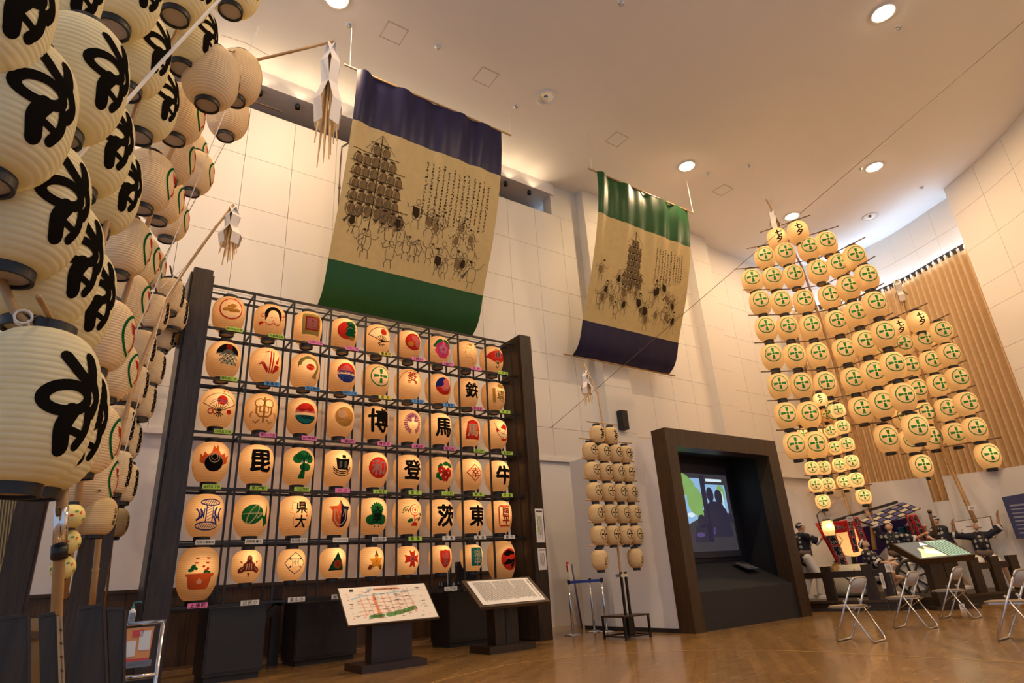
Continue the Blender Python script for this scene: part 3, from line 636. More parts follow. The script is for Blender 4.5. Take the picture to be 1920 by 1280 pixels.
EMB = [
 [('red-ringed pile of gold coins', [('W', [D(0, 0.12, 0.6)]), ('R', [RG(0, 0.12, 0.64, 0.57)]), ('D', [[[(x, y+0.12) for x, y in s[0]]] for s in coins]), ('U', [ST(AR(-0.1, 0.1, 0.16, 200, 340), 0.02), ST(AR(0.2, 0.06, 0.14, 200, 340), 0.02)])]),
  ('white mask face with black hair and red cords', [('K', [[AR(0, 0.2, 0.5, -20, 200, 20)+[(-0.46, -0.2), (-0.3, 0.1)]+AR(0, 0.16, 0.3, 180, 0, 14)+[(0.46, -0.2)]]]), ('W', [[AR(0, 0.1, 0.3, 0, 180, 14)+[(-0.42, -0.25), (-0.2, -0.38), (0, -0.33), (0.2, -0.38), (0.42, -0.25)]]]), ('R', [RG(-0.58, 0.12, 0.13, 0.09, 14), RG(0.56, 0.1, 0.12, 0.08, 14), ST(AR(-0.22, -0.2, 0.24, 200, 330), 0.05), ST(AR(0.24, -0.22, 0.2, 200, 340), 0.05), PG((-0.62, -0.24), (-0.85, -0.3), (-0.78, -0.46), (-0.5, -0.34)), PG((0.62, 0.2), (0.82, 0.28), (0.72, 0.44)), D(0, -0.2, 0.05, 0.025, n=8)]), ('K', [ST([(-0.16, -0.02), (-0.05, 0.0)], 0.025), ST([(0.05, 0.0), (0.16, -0.02)], 0.025)])]),
  ('white seal in a red and brown square frame', [('L', [RC(-0.55, -0.6, 0.62, 0.72)]), ('R', [RC(-0.36, -0.36, 0.46, 0.52)]), ('W', [RC(-0.27, -0.27, 0.37, 0.43)]), ('U', [TX('和', 0.08, 0.22, 0.26, 0), TX('光', 0.08, -0.04, 0.26, 0), ST([(-0.2, -0.18), (0.3, -0.18)], 0.03)])]),
  ('red sun behind green pine branches', [('R', [D(-0.05, 0.05, 0.58)]), ('G', leafy([(0.25, 0.48, 0.34, 0.1), (0.4, 0.32, 0.22, 0), (0.2, 0.14, 0.32, 0.1), (0.42, 0.06, 0.22, 0), (0.15, -0.18, 0.3, 0.1), (0.4, -0.22, 0.22, 0)])), ('W', [ST(AR(0.25, 0.28, 0.3, 60, 150), 0.04), ST(AR(0.22, -0.06, 0.3, 60, 150), 0.04)]), ('U', [D(0.3, -0.42, 0.26, 0.12)])]),
  ('white folding fan with a red sun', [('W', [fan(0, -0.32, 0.36, 1.0, 25, 150)]), ('K', [[AR(0, -0.32, 1.03, 25, 150)+AR(0, -0.32, 0.98, 150, 25)]] + ray_lines(0, -0.32, 0.0, 0.42, 25, 150, 7, 0.045) + [ST([(0, -0.32), (-0.88, 0.18)], 0.04), ST([(-0.2, -0.4), (0.8, -0.1)], 0.06)] + [ST(AR(0, -0.32, 0.4, 25, 150), 0.04)] + ray_lines(0, -0.36, 0.12, 0.26, 200, 330, 5, 0.06)), ('R', [D(0.12, 0.35, 0.22)])]),
  ('red disc holding a white cat and a yellow bell', [('R', [D(0.05, 0.08, 0.58)]), ('W', [D(0.2, 0.3, 0.3, 0.2), D(0.36, 0.0, 0.2, 0.3), PG((0.0, 0.32), (-0.1, 0.5), (0.1, 0.46))]), ('Y', [D(-0.15, -0.1, 0.2, 0.18), PG((-0.08, 0.36), (-0.04, 0.56), (0.06, 0.44))]), ('R', [RG(0.05, 0.08, 0.58, 0.52)])]),
  ('pink peony under green leaves', [('G', leafy([(-0.3, 0.4, 0.34, 0.7), (0.3, 0.4, 0.34, -0.7), (-0.48, 0.2, 0.25, 0.2), (0.48, 0.2, 0.25, -0.2)])), ('P', [s for s in flower(0, -0.12, 0.58, 7, 0.5)] + [D(0, -0.15, 0.4)]), ('Q', flower(0, -0.08, 0.32, 5, 0.5)), ('P', [D(0, -0.1, 0.13)] + [ST(AR(0.0, -0.1, 0.26, 20+72*k, 80+72*k), 0.025) for k in range(5)])]),
  ('faint gold figure drawing', [('D', [ST(AR(-0.1, 0.5, 0.2, 0, 330), 0.03), ST([(-0.3, 0.4), (-0.45, 0.0), (-0.35, -0.3), (0.1, -0.4), (0.4, -0.7)], 0.03), ST([(0.0, 0.35), (0.2, 0.1), (0.5, -0.1), (0.45, -0.5)], 0.03), ST(AR(0.2, -0.1, 0.3, 90, 280), 0.03), ST(AR(0.42, 0.1, 0.18, 0, 300), 0.03), D(0.0, 0.62, 0.16, 0.1), ST(AR(0.3, -0.5, 0.2, 120, 380), 0.03)]), ('R', [ST([(0.3, 0.5), (0.5, 0.35)], 0.04), ST([(0.45, 0.55), (0.35, 0.32)], 0.04)])]),
  ('red fan and one black character under a stroke', [('K', [ST([(-0.2, 0.62), (0.3, 0.6)], 0.07)]), ('R', [fan(0, -0.5, 0.28, 1.05, 32, 148)]), ('W', [TX('坪', 0.04, 0.18, 0.56, 0.06)]), ('K', [TX('坪', 0.04, 0.18, 0.48, 0.012)] + ray_lines(0, -0.5, 0.02, 0.26, 40, 140, 6, 0.04) + [ST(AR(0, -0.6, 0.12, 150, 400), 0.05)])])],
 [('red sun over dark sky and teal waves', [('K', [clipdisc(0.1, 0.15, 0.62, 0.0, 1)]), ('W', [clipdisc(0.1, 0.15, 0.62, -1, 0.12), fan(0.1, 0.12, 0.02, 0.3, 0, 180)]), ('R', [D(0.12, 0.56, 0.17), D(0.1, 0.14, 0.05, n=10)]), ('T', waves(0.08, -0.02, 0.15, 4, 0.045, 3)), ('L', ray_lines(0.1, 0.14, 0.05, 0.3, 10, 170, 7, 0.015))]),
  ('red folded paper crane', [('W', [PG((-0.2, 0.62), (-0.1, 0.66), (0.1, -0.62), (-0.05, -0.62), (-0.5, 0.0))]), ('R', [PG((-0.45, 0.55), (-0.02, 0.72), (-0.08, 0.6)), PG((0.02, 0.7), (0.1, 0.7), (0.05, -0.6), (-0.03, -0.6)), PG((0.16, 0.68), (0.24, 0.62), (0.18, -0.58), (0.11, -0.6)), PG((0.58, 0.5), (0.3, 0.0), (0.5, -0.05)), PG((-0.62, -0.18), (-0.42, 0.02), (-0.05, -0.55), (-0.14, -0.58), (-0.42, -0.12)), PG((0.62, -0.1), (0.3, -0.12), (0.2, -0.58), (0.28, -0.6), (0.55, -0.35)), PG((-0.3, 0.0), (-0.05, -0.4), (-0.1, -0.5), (-0.38, -0.02))])]),
  ('red bell inside an olive swirl', [('W', [D(0.05, 0.1, 0.42)]), ('L', [[AR(0.05, 0.1, 0.62, -40, 175)+AR(0.02, 0.08, 0.46, 175, -40)], PG((0.5, -0.25), (0.62, 0.0), (0.45, -0.1), (0.2, -0.55), (0.62, -0.6)), ST(AR(0.0, 0.15, 0.55, 90, 180), 0.1)]), ('G', [ST(AR(0.0, 0.15, 0.6, 130, 190), 0.05)]), ('R', [D(0.08, 0.05, 0.24, 0.19)]), ('Y', [ST([(-0.1, 0.08), (0.28, 0.02)], 0.05)])]),
  ('red peak over blue waves in a disc', [('R', [clipdisc(0.05, 0.05, 0.62, 0.0, 1)]), ('W', [PG((-0.55, 0.06), (-0.1, 0.52), (0.08, 0.56), (0.62, 0.06)), clipdisc(0.05, 0.05, 0.62, -0.3, 0.05)]), ('B', [clipdisc(0.05, 0.05, 0.62, -1, -0.22)] + waves(0.05, -0.02, 0.14, 1, 0.05, 4)), ('W', [ST(AR(0.05, -0.7, 0.4+0.12*k, 30, 150), 0.025) for k in range(4)])]),
  ('green cross crest in a ring', [('W', [D(0, 0.12, 0.62)]), ('H', crest(0.66, 0, 0.12))]),
  ('red diamond emblem under a drawn arc', [('R', [[AR(0, -0.1, 0.95, 15, 165)+AR(0, -0.1, 0.90, 165, 15)], TX('菱', 0.0, 0.38, 0.72, 0.02), D(-0.22, -0.02, 0.1, 0.05), D(0.22, -0.02, 0.1, 0.05)]), ('L', [ST([(-0.7, 0.78), (0.7, 0.78)], 0.05)])]),
  ('blue and red phoenix disc', [('R', [D(0.08, 0.05, 0.6)]), ('W', [D(0.2, 0.12, 0.42), PG((0.2, 0.6), (0.62, 0.2), (0.3, -0.2))]), ('B', [[AR(0.08, 0.05, 0.6, 80, 190)+[(-0.1, 0.0), (0.05, 0.15), (0.0, 0.35)]]]), ('R', [ST(AR(0.25, 0.0, 0.2+0.1*k, 250, 380), 0.045) for k in range(4)] + [ST([(-0.35+0.08*k, -0.15), (-0.2+0.1*k, -0.48)], 0.025) for k in range(4)])]),
  ('black brush character for iron', [('K', [TX('鉄', 0.05, 0.05, 1.15, 0.03)])]),
  ('gold character under a gold cap', [('D', [D(0.2, 0.62, 0.32, 0.16), PG((-0.5, 0.42), (-0.28, 0.42), (-0.28, -0.62), (-0.5, -0.55)), TX('専', 0.2, -0.1, 0.85, 0.02)])])],
 [('black-edged fan with a red sun and cords', [('W', [fan(0, -0.35, 0.45, 0.98, 30, 150)]), ('R', [D(0.12, 0.28, 0.26), RG(-0.42, -0.32, 0.16, 0.1, 14), D(0.55, -0.3, 0.16, 0.13), RG(-0.2, -0.36, 0.12, 0.08, 12)]), ('W', [[AR(0, -0.35, 0.66, 35, 145)+AR(0, -0.35, 0.5, 145, 35)]]), ('B', [ST(AR(0, -0.35, 0.58, 40, 140), 0.03), ST(AR(0, -0.35, 0.68, 45, 130), 0.025)]), ('K', [ST(AR(0, -0.35, 1.0, 30, 150), 0.035), ST([(0, -0.35), (-0.87, 0.15)], 0.035), ST([(0, -0.35), (0.87, 0.15)], 0.035)] + ray_lines(0, -0.35, 0.0, 0.46, 30, 150, 8, 0.035) + ray_lines(0, -0.35, 0.05, 0.28, 215, 325, 5, 0.04)), ('R', [ST(AR(0.3, 0.68, 0.16, 20, 170), 0.05)])]),
  ('brown crest built from rounded bars', [('U', [ST(AR(-0.25, 0.35, 0.24, 0, 360), 0.06), ST(AR(0.25, 0.35, 0.24, 0, 360), 0.06), ST([(0, 0.7), (0, -0.7)], 0.11), ST([(-0.4, 0.2), (-0.4, -0.2), (-0.25, -0.4), (0.25, -0.4), (0.4, -0.2), (0.4, 0.2)], 0.1), ST([(-0.22, 0.2), (-0.22, -0.15), (0.22, -0.15), (0.22, 0.2)], 0.08), ST([(-0.6, -0.6), (-0.45, -0.72), (-0.2, -0.55)], 0.07), ST([(0.6, -0.6), (0.45, -0.72), (0.2, -0.55)], 0.07), ST(AR(-0.55, -0.35, 0.2, 90, 200), 0.06), ST(AR(0.55, -0.35, 0.2, -20, 90), 0.06)])]),
  ('red sky over clouds and dark waves in a disc', [('R', [clipdisc(0.03, 0.02, 0.6, 0.05, 1)]), ('W', [clipdisc(0.03, 0.02, 0.6, -0.25, 0.3)]), ('T', [clipdisc(0.03, 0.02, 0.6, -1, -0.2)]), ('K', [ST(AR(0.03, 0.02, 0.6, 200, 340), 0.05)] + waves(0.03, -0.22, 0.11, 2, 0.03, 4)), ('R', [D(-0.2, 0.2, 0.18, 0.1), D(0.2, 0.24, 0.2, 0.1)])]),
  ('gold speckled ball', [('D', [D(0.02, 0.05, 0.58)]), ('S', [D(-0.15, 0.2, 0.26)] + [D(0.02+0.5*random.uniform(-1, 1)*0.8, 0.05+0.5*random.uniform(-1, 1)*0.8, 0.02, n=6) for _ in range(40)]), ('U', [ST(AR(0.02, 0.05, 0.57, -100, 60), 0.03)])]),
  ('broad black brush character filling its front', [('K', [TX('博', 0.05, 0.05, 1.5, 0.03)])]),
  ('purple wisteria wreath', [('V', [D(0.52*cos(R(a))+0.02, 0.05+0.6*sin(R(a)), 0.10, 0.06, n=10, a=R(a)) for a in range(-60, 250, 14)] + [D(0.4*cos(R(a))+0.02, 0.05+0.48*sin(R(a)), 0.07, 0.045, n=8, a=R(a+40)) for a in range(-60, 250, 14)] + leafy([(0.0, 0.5, 0.14, 1.57), (-0.18, 0.42, 0.16, 2.2), (0.2, 0.42, 0.16, 0.9), (-0.2, 0.22, 0.16, 3.0), (0.22, 0.22, 0.16, 0.1)]))]),
  ('black brush character for horse', [('K', [TX('馬', 0.05, 0.0, 1.3, 0.035)])]),
  ('white horse character on a red shogi piece', [('R', [PG((0, 0.72), (0.42, 0.55), (0.62, -0.62), (-0.6, -0.62), (-0.4, 0.55))]), ('S', [TX('馬', 0.0, -0.02, 0.9, 0.03)])]),
  ('red and white fox face', [('W', [PG((-0.5, 0.7), (-0.3, 0.2), (0.0, 0.05), (0.4, 0.3), (0.62, 0.66), (0.6, 0.0), (0.3, -0.4), (-0.1, -0.3), (-0.4, 0.1))]), ('R', [PG((-0.1, 0.32), (0.2, 0.62), (0.52, 0.5), (0.4, 0.18), (0.1, 0.24)), PG((-0.1, -0.4), (0.4, -0.4), (0.58, -0.2), (0.55, -0.5), (0.05, -0.58)), PG((-0.45, 0.3), (-0.2, 0.15), (-0.35, -0.05))]), ('K', [ST([(-0.5, 0.7), (-0.32, 0.2), (-0.1, 0.1)], 0.03), ST([(0.62, 0.66), (0.45, 0.25)], 0.03), ST(AR(0.05, 0.05, 0.14, 200, 340), 0.03), ST(AR(0.35, 0.0, 0.14, 200, 340), 0.03), ST([(-0.3, -0.1), (-0.1, -0.3), (0.2, -0.35)], 0.03)])])],
 [('black jewel wrapped in red flames', [('O', [PG((-0.7, -0.1), (-0.72, 0.35), (-0.55, 0.2), (-0.5, 0.42), (-0.3, 0.25), (-0.15, 0.4), (-0.08, 0.78), (0.02, 0.6), (0.14, 0.82), (0.18, 0.5), (0.32, 0.28), (0.52, 0.42), (0.56, 0.2), (0.78, 0.3), (0.68, -0.1), (0.5, -0.2), (-0.5, -0.2))]), ('S', [D(0.0, -0.12, 0.47, 0.44)]), ('K', [D(0.0, -0.15, 0.44, 0.42)]), ('S', [RG(0, 0.12, 0.26, 0.22, 20), RG(0, 0.15, 0.16, 0.125, 18)]), ('K', [D(0, 0.17, 0.08, 0.11, n=12)])]),
  ('bold black two-part character over crossed strokes', [('K', [TX('毘', 0.08, 0.1, 1.25, 0.04)])]),
  ('dark green tree with a round crown', [('G', [D(0.05, 0.48, 0.42, 0.3), D(-0.25, 0.32, 0.3, 0.28), D(0.35, 0.34, 0.28, 0.26), D(0.15, -0.14, 0.32, 0.22), PG((-0.02, 0.3), (0.1, 0.3), (0.12, -0.2), (0.2, -0.75), (-0.25, -0.75), (-0.08, -0.3))]), ('W', [D(0.18, 0.18, 0.08, 0.12), D(-0.06, 0.14, 0.06, 0.1), D(0.05, 0.62, 0.03, n=8), D(0.3, 0.55, 0.03, n=8)]), ('K', [ST([(0.05, 0.5), (0.04, 0.0), (-0.02, -0.7)], 0.02)])]),
  ('black sailing ship on drawn waves', [('K', [PG((-0.38, 0.5), (-0.1, 0.4), (0.12, 0.42), (0.5, 0.5), (0.36, 0.0), (0.36, -0.18), (-0.28, -0.18), (-0.3, 0.0)), RC(-0.02, 0.45, 0.22, 0.66), ST(AR(0.0, 0.3, 0.6, 210, 330), 0.06), ST(AR(0.0, 0.22, 0.62, 212, 328), 0.05), ST(AR(0.0, 0.12, 0.64, 220, 320), 0.05)]), ('W', [PG((-0.18, 0.3), (-0.04, 0.3), (-0.04, -0.06), (-0.18, -0.08)), PG((0.12, 0.3), (0.28, 0.28), (0.22, -0.08), (0.1, -0.06))])]),
  ('white character for harmony on a red disc', [('R', [D(0.0, 0.05, 0.62)]), ('W', [TX('和', 0.02, 0.05, 0.95, 0.025)])]),
  ('black brush character for climbing', [('K', [TX('登', 0.06, 0.05, 1.22, 0.035)])]),
  ('red flowers with green leaves in a wreath', [('G', leafy([(-0.3, 0.35, 0.2, 0.8), (0.1, 0.5, 0.22, 0.2), (0.4, 0.4, 0.22, -0.4), (-0.45, -0.2, 0.2, 1.2), (0.0, -0.1, 0.2, 0.5), (-0.3, -0.4, 0.18, 2.4)])), ('R', flower(-0.22, 0.1, 0.26, 5) + flower(0.25, -0.05, 0.32, 5) + flower(0.05, -0.32, 0.3, 5)), ('W', [D(-0.22, 0.1, 0.05, n=8), D(0.25, -0.05, 0.06, n=8), D(0.05, -0.32, 0.05, n=8)])]),
  ('red character inside a red diamond outline', [('R', [[[(0, 0.62), (0.6, 0.05), (0, -0.52), (-0.6, 0.05)], [(0, 0.54), (0.51, 0.05), (0, -0.44), (-0.51, 0.05)]], TX('幸', 0.02, 0.06, 0.68, 0.02)])]),
  ('black brush character for ox', [('K', [TX('牛', 0.06, 0.0, 1.25, 0.05)])])],
 [('blue hatched spool between blue waves', [('W', [D(0.08, 0.56, 0.46, 0.14), D(-0.02, -0.56, 0.56, 0.17), RC(-0.08, -0.5, 0.18, 0.5)]), ('B', [ST(EL(0.08, 0.56, 0.46, 0.15), 0.06, True), ST(EL(-0.02, -0.56, 0.56, 0.18), 0.06, True), ST([(-0.1, 0.42), (-0.1, -0.4)], 0.05), ST([(0.2, 0.42), (0.2, -0.4)], 0.05), ST(AR(-0.5, 0.0, 0.25, -60, 60), 0.06), ST(AR(-0.75, -0.05, 0.35, -50, 60), 0.07), ST(AR(0.6, 0.1, 0.3, 130, 250), 0.1), ST(AR(0.9, 0.0, 0.4, 130, 235), 0.08), ST([(-0.55, -0.3), (-0.2, -0.05)], 0.09), ST([(0.25, -0.1), (0.45, -0.42)], 0.09), ST([(-0.35, 0.25), (-0.3, -0.2), (-0.2, -0.2), (-0.18, 0.28)], 0.05)] + hatch(-0.3, 0.46, 0.46, 0.66, 7, 0.03) + hatch(-0.5, -0.68, 0.46, -0.46, 9, 0.03) + [ST([(-0.06, y), (0.16, y+0.14)], 0.025) for y in (-0.3, -0.15, 0.0, 0.15, 0.28)])]),
  ('dark green leaf shaped letter', [('G', [EL and [EL(-0.1, 0.0, 0.55, 0.48, a=0.3)], PG((0.3, 0.0), (0.55, -0.1), (0.7, 0.55), (0.72, -0.2), (0.85, -0.4), (0.62, -0.62), (0.42, -0.2))]), ('S', [ST(EL(-0.08, 0.0, 0.17, 0.52, a=-0.5), 0.05, True), ST([(-0.68, 0.02), (0.35, 0.06)], 0.045), ST([(0.1, -0.2), (0.35, 0.0), (0.62, 0.35)], 0.05)])]),
  ('two black characters over a red map outline', [('O', [ST([(-0.4, 0.65), (-0.1, 0.6), (0.2, 0.72), (0.5, 0.62), (0.45, 0.1), (0.55, -0.2), (0.4, -0.5), (0.1, -0.62), (-0.25, -0.6), (-0.3, -0.2), (-0.15, 0.0), (-0.55, 0.15), (-0.38, 0.3)], 0.03, True)]), ('K', [TX('県', 0.12, 0.36, 0.66, 0.025), TX('大', 0.12, -0.34, 0.68, 0.03)]), ('R', [D(0.42, -0.05, 0.05, n=8)])]),
  ('star-topped shield of orange and navy', [('O', [PG((0.05, 0.82), (-0.12, 0.48), (-0.6, 0.46), (-0.4, 0.2), (-0.42, -0.3), (-0.2, -0.6), (0.05, -0.68))]), ('N', [PG((0.05, 0.82), (0.2, 0.48), (0.66, 0.46), (0.48, 0.2), (0.46, -0.3), (0.3, -0.6), (0.05, -0.68))]), ('S', [ST([(-0.28, 0.3), (-0.28, -0.25), (-0.1, -0.5), (0.15, -0.5), (0.34, -0.25), (0.34, 0.3)], 0.07), ST([(-0.2, 0.3), (-0.05, -0.2), (0.04, 0.25), (0.14, -0.2), (0.26, 0.3)], 0.06)]), ('N', [PG((0.06, -0.1), (0.24, -0.1), (0.2, -0.4), (0.06, -0.42))])]),
  ('green leaf cluster with black seal lettering', [('G', [D(0.0, 0.3, 0.36, 0.36), D(-0.32, -0.25, 0.34, 0.28), D(0.3, -0.25, 0.34, 0.28), RC(-0.3, -0.5, 0.3, 0.3)] + [D(0.36*cos(R(a)), 0.32+0.36*sin(R(a)), 0.06, n=8) for a in range(0, 190, 24)]), ('K', [TX('大', 0.02, 0.34, 0.36, 0.03), TX('學', 0.02, -0.12, 0.5, 0.02), ST([(-0.15, -0.55), (-0.12, -0.66)], 0.05), ST([(0.15, -0.55), (0.12, -0.66)], 0.05)])]),
  ('red target emblem with green leaves', [('R', [RG(0.1, 0.3, 0.34, 0.29), RG(0.1, 0.3, 0.2, 0.16, 18), D(0.1, 0.3, 0.08, n=10), ST(AR(-0.1, 0.2, 0.2, 80, 200), 0.05), PG((-0.15, -0.6), (0.35, -0.6), (0.25, -0.4), (-0.05, -0.4)), ST([(0.05, -0.02), (0.1, -0.4)], 0.06), ST(AR(0.3, -0.35, 0.18, 20, 160), 0.05)]), ('G', [ST(AR(-0.35, 0.2, 0.3, 60, 160), 0.05)] + ray_lines(-0.45, 0.05, 0.18, 0.34, 60, 150, 5, 0.05) + leafy([(0.55, 0.05, 0.14, -0.6), (-0.2, -0.3, 0.18, 0.4), (0.42, -0.2, 0.14, 0.9)]))]),
  ('black brush character for thorn', [('K', [TX('茨', 0.1, 0.0, 1.35, 0.04)])]),
  ('black brush character for east', [('K', [TX('東', 0.08, 0.0, 1.3, 0.035)])]),
  ('red framed seal of two characters', [('R', [ST([(-0.42, 0.62), (0.46, 0.62), (0.5, 0.5), (0.5, -0.5), (0.42, -0.62), (-0.42, -0.62), (-0.48, -0.5), (-0.48, 0.5)], 0.08, True), TX('勝', 0.02, 0.28, 0.6, 0.03), TX('平', 0.02, -0.28, 0.6, 0.03)])])],
 [('orange flowerpot with two potted plants', [('O', [PG((-0.62, -0.02), (0.66, 0.0), (0.64, -0.12), (0.52, -0.14), (0.44, -0.6), (0.36, -0.68), (-0.38, -0.66), (-0.48, -0.6), (-0.52, -0.14), (-0.6, -0.12))]), ('S', [PG((0, -0.22), (0.12, -0.32), (0.08, -0.46), (-0.08, -0.46), (-0.12, -0.32))]), ('R', [PG((-0.25, 0.66), (-0.08, 0.66), (-0.1, 0.6), (-0.22, 0.6)), PG((0.2, 0.66), (0.4, 0.66), (0.36, 0.6), (0.24, 0.6)), PG((-0.28, 0.46), (-0.1, 0.46), (-0.12, 0.4), (-0.26, 0.4)), PG((0.18, 0.46), (0.36, 0.46), (0.32, 0.4), (0.22, 0.4)), D(0.12, 0.28, 0.06, n=8), D(0.3, 0.18, 0.07, n=8), D(0.2, 0.12, 0.05, n=8)]), ('G', leafy([(-0.3, 0.28, 0.12, 0.6), (-0.38, 0.14, 0.13, 0.2), (-0.2, 0.2, 0.1, -0.4), (0.22, 0.06, 0.1, 0.3), (0.36, 0.04, 0.08, 0)]))]),
  ('dark maple-like crest with three white bars', [('M', [D(0, 0.38, 0.16, 0.24), D(-0.4, -0.2, 0.3, 0.16, a=0.5), D(0.4, -0.2, 0.3, 0.16, a=-0.5), PG((-0.35, 0.1), (0, 0.4), (0.35, 0.1), (0.3, -0.3), (-0.3, -0.3)), PG((-0.08, -0.4), (0.08, -0.4), (0, -0.72)), PG((-0.6, 0.3), (-0.4, 0.25), (-0.4, 0.12)), PG((0.6, 0.3), (0.4, 0.25), (0.4, 0.12))]), ('S', [ST([(-0.12, 0.12), (-0.16, -0.22)], 0.06), ST([(0, 0.14), (0, -0.22)], 0.06), ST([(0.12, 0.12), (0.16, -0.22)], 0.06), ST([(-0.5, -0.25), (-0.3, -0.1)], 0.03), ST([(0.5, -0.25), (0.3, -0.1)], 0.03), ST([(0, 0.35), (0, 0.55)], 0.03)])]),
  ('navy rounded diamond round a white seal', [('N', [ST([(0, 0.72), (0.3, 0.48), (0.66, 0.08), (0.34, -0.34), (0, -0.56), (-0.34, -0.34), (-0.66, 0.08), (-0.3, 0.48)], 0.05, True)]), ('W', [RC(-0.2, -0.16, 0.2, 0.34)]), ('N', [ST([(-0.2, -0.16), (0.2, -0.16), (0.2, 0.34), (-0.2, 0.34)], 0.03, True), PG((-0.44, 0.36), (-0.24, 0.36), (-0.28, 0.22)), PG((0.44, 0.36), (0.24, 0.36), (0.28, 0.22)), PG((-0.44, -0.2), (-0.24, -0.2), (-0.28, -0.06)), PG((0.44, -0.2), (0.24, -0.2), (0.28, -0.06)), TX('小', 0, 0.1, 0.34, 0)])]),
  ('green triangle with an orange centre disc', [('K', [PG((0.05, 0.7), (0.52, -0.46), (-0.6, -0.48))]), ('G', [PG((0.05, 0.58), (0.44, -0.41), (-0.5, -0.43))]), ('O', [D(0.02, -0.1, 0.26)]), ('R', [TX('保', 0.02, -0.1, 0.36, 0.01)])]),
  ('yellow five-petal flower with brown buds', [('M', [PG((-0.12, 0.3), (0.05, 0.74), (0.2, 0.3)), PG((-0.6, -0.5), (-0.4, -0.55), (-0.1, -0.3), (-0.45, -0.22)), PG((0.62, -0.5), (0.42, -0.55), (0.12, -0.3), (0.48, -0.22))]), ('Y', [PG((0.04, 0.42), (0.22, 0.2), (0.52, 0.18), (0.36, -0.12), (0.42, -0.46), (0.04, -0.32), (-0.34, -0.46), (-0.28, -0.12), (-0.46, 0.18), (-0.14, 0.2))]), ('U', [D(0.04, 0.0, 0.06, n=8)] + ray_lines(0.04, 0, 0.08, 0.24, 0, 315, 8, 0.018))]),
  ('red pointed cross with a character in its disc', [('R', [PG((-0.2, 0.66), (0.05, 0.5), (0.3, 0.66), (0.2, 0.25), (0.62, 0.35), (0.5, 0.08), (0.62, -0.2), (0.2, -0.12), (0.3, -0.52), (0.05, -0.4), (-0.2, -0.52), (-0.12, -0.12), (-0.55, -0.2), (-0.45, 0.08), (-0.55, 0.35), (-0.12, 0.25))]), ('W', [D(0.05, 0.08, 0.22)]), ('R', [RG(0.05, 0.08, 0.27, 0.23, 18)]), ('K', [TX('北', 0.05, 0.08, 0.28, 0.02)])]),
  ('red shield with two white characters', [('R', [PG((0.05, 0.66), (0.2, 0.56), (0.5, 0.56), (0.48, -0.15), (0.3, -0.5), (0.05, -0.66), (-0.2, -0.5), (-0.38, -0.15), (-0.4, 0.56), (-0.1, 0.56))]), ('W', [TX('山', 0.05, 0.27, 0.5, 0.02), TX('王', 0.05, -0.2, 0.46, 0.02)])]),
  ('teal block with two pale characters', [('T', [RC(-0.5, -0.6, 0.5, 0.7)]), ('S', [TX('南', 0.02, 0.3, 0.62, 0.02), TX('中', 0.02, -0.28, 0.62, 0.02)])]),
  ('black bird on a red disc', [('R', [D(0.08, 0.05, 0.62)]), ('K', [PG((-0.4, 0.35), (-0.1, 0.6), (0.25, 0.5), (0.6, 0.45), (0.35, 0.3), (0.1, 0.32), (-0.05, 0.22), (-0.25, 0.25)), PG((-0.42, -0.22), (-0.1, 0.1), (0.15, 0.0), (0.5, 0.15), (0.42, -0.15), (0.2, -0.45), (0.02, -0.2), (-0.2, -0.25)), D(-0.12, 0.42, 0.1, n=10)]), ('W', [ST(AR(-0.05, 0.2, 0.14, 180, 320), 0.03), ST([(0.0, -0.35), (0.25, -0.1)], 0.03)])])],
]
TAGS = [['新川向四丁目', '牛島商店会', '下米町一丁目', '下米町二丁目', '豊島町', '上肴町一', '上肴町二', '外町', '一坪会'], ['城町四丁目', '鉄砲町', '四十間堀', '柳町二丁目', '室町', '下肴町', '下亀町', '鉄砲町', '寺町'],
        ['川尻五丁目', '東町六丁目', '四十間堀町', '下鍛冶町', '博労町', '上鍛冶町', '馬口労町', '馬口労町', '馬喰町'], ['本町五丁目', '毘沙門町', '川反本町', '川口', '十和町', '登町', '八日町', '幸町', '牛島'],
        ['秋田工業高校', '国際教養大', '秋田県立大', 'ノースアジア大', '秋田大学', '新屋', '茨島', '東通', '勝平'], ['上通町', '川尻小', '泉山小', '保戸野小', '中通小', '北中', '山王中', '南中', '高田中']]
TCOL = [['green', 'green', 'pink', 'pink', 'yellow', 'pink', 'pink', 'pink', 'green'], ['green', 'blue', 'blue', 'blue', 'yellow', 'blue', 'blue', 'pink', 'green'], ['green', 'pink', 'pink', 'pink', 'pink', 'pink', 'pink', 'green', 'green'],
        ['green', 'green', 'green', 'pink', 'green', 'green', 'green', 'green', 'green'], ['white', 'white', 'white', 'white', 'white', 'green', 'white', 'white', 'white'], ['pink', 'white', 'white', 'white', 'white', 'white', 'white', 'white', 'white']]
ORD = ['first', 'second', 'third', 'fourth', 'fifth', 'sixth', 'seventh', 'eighth', 'ninth']

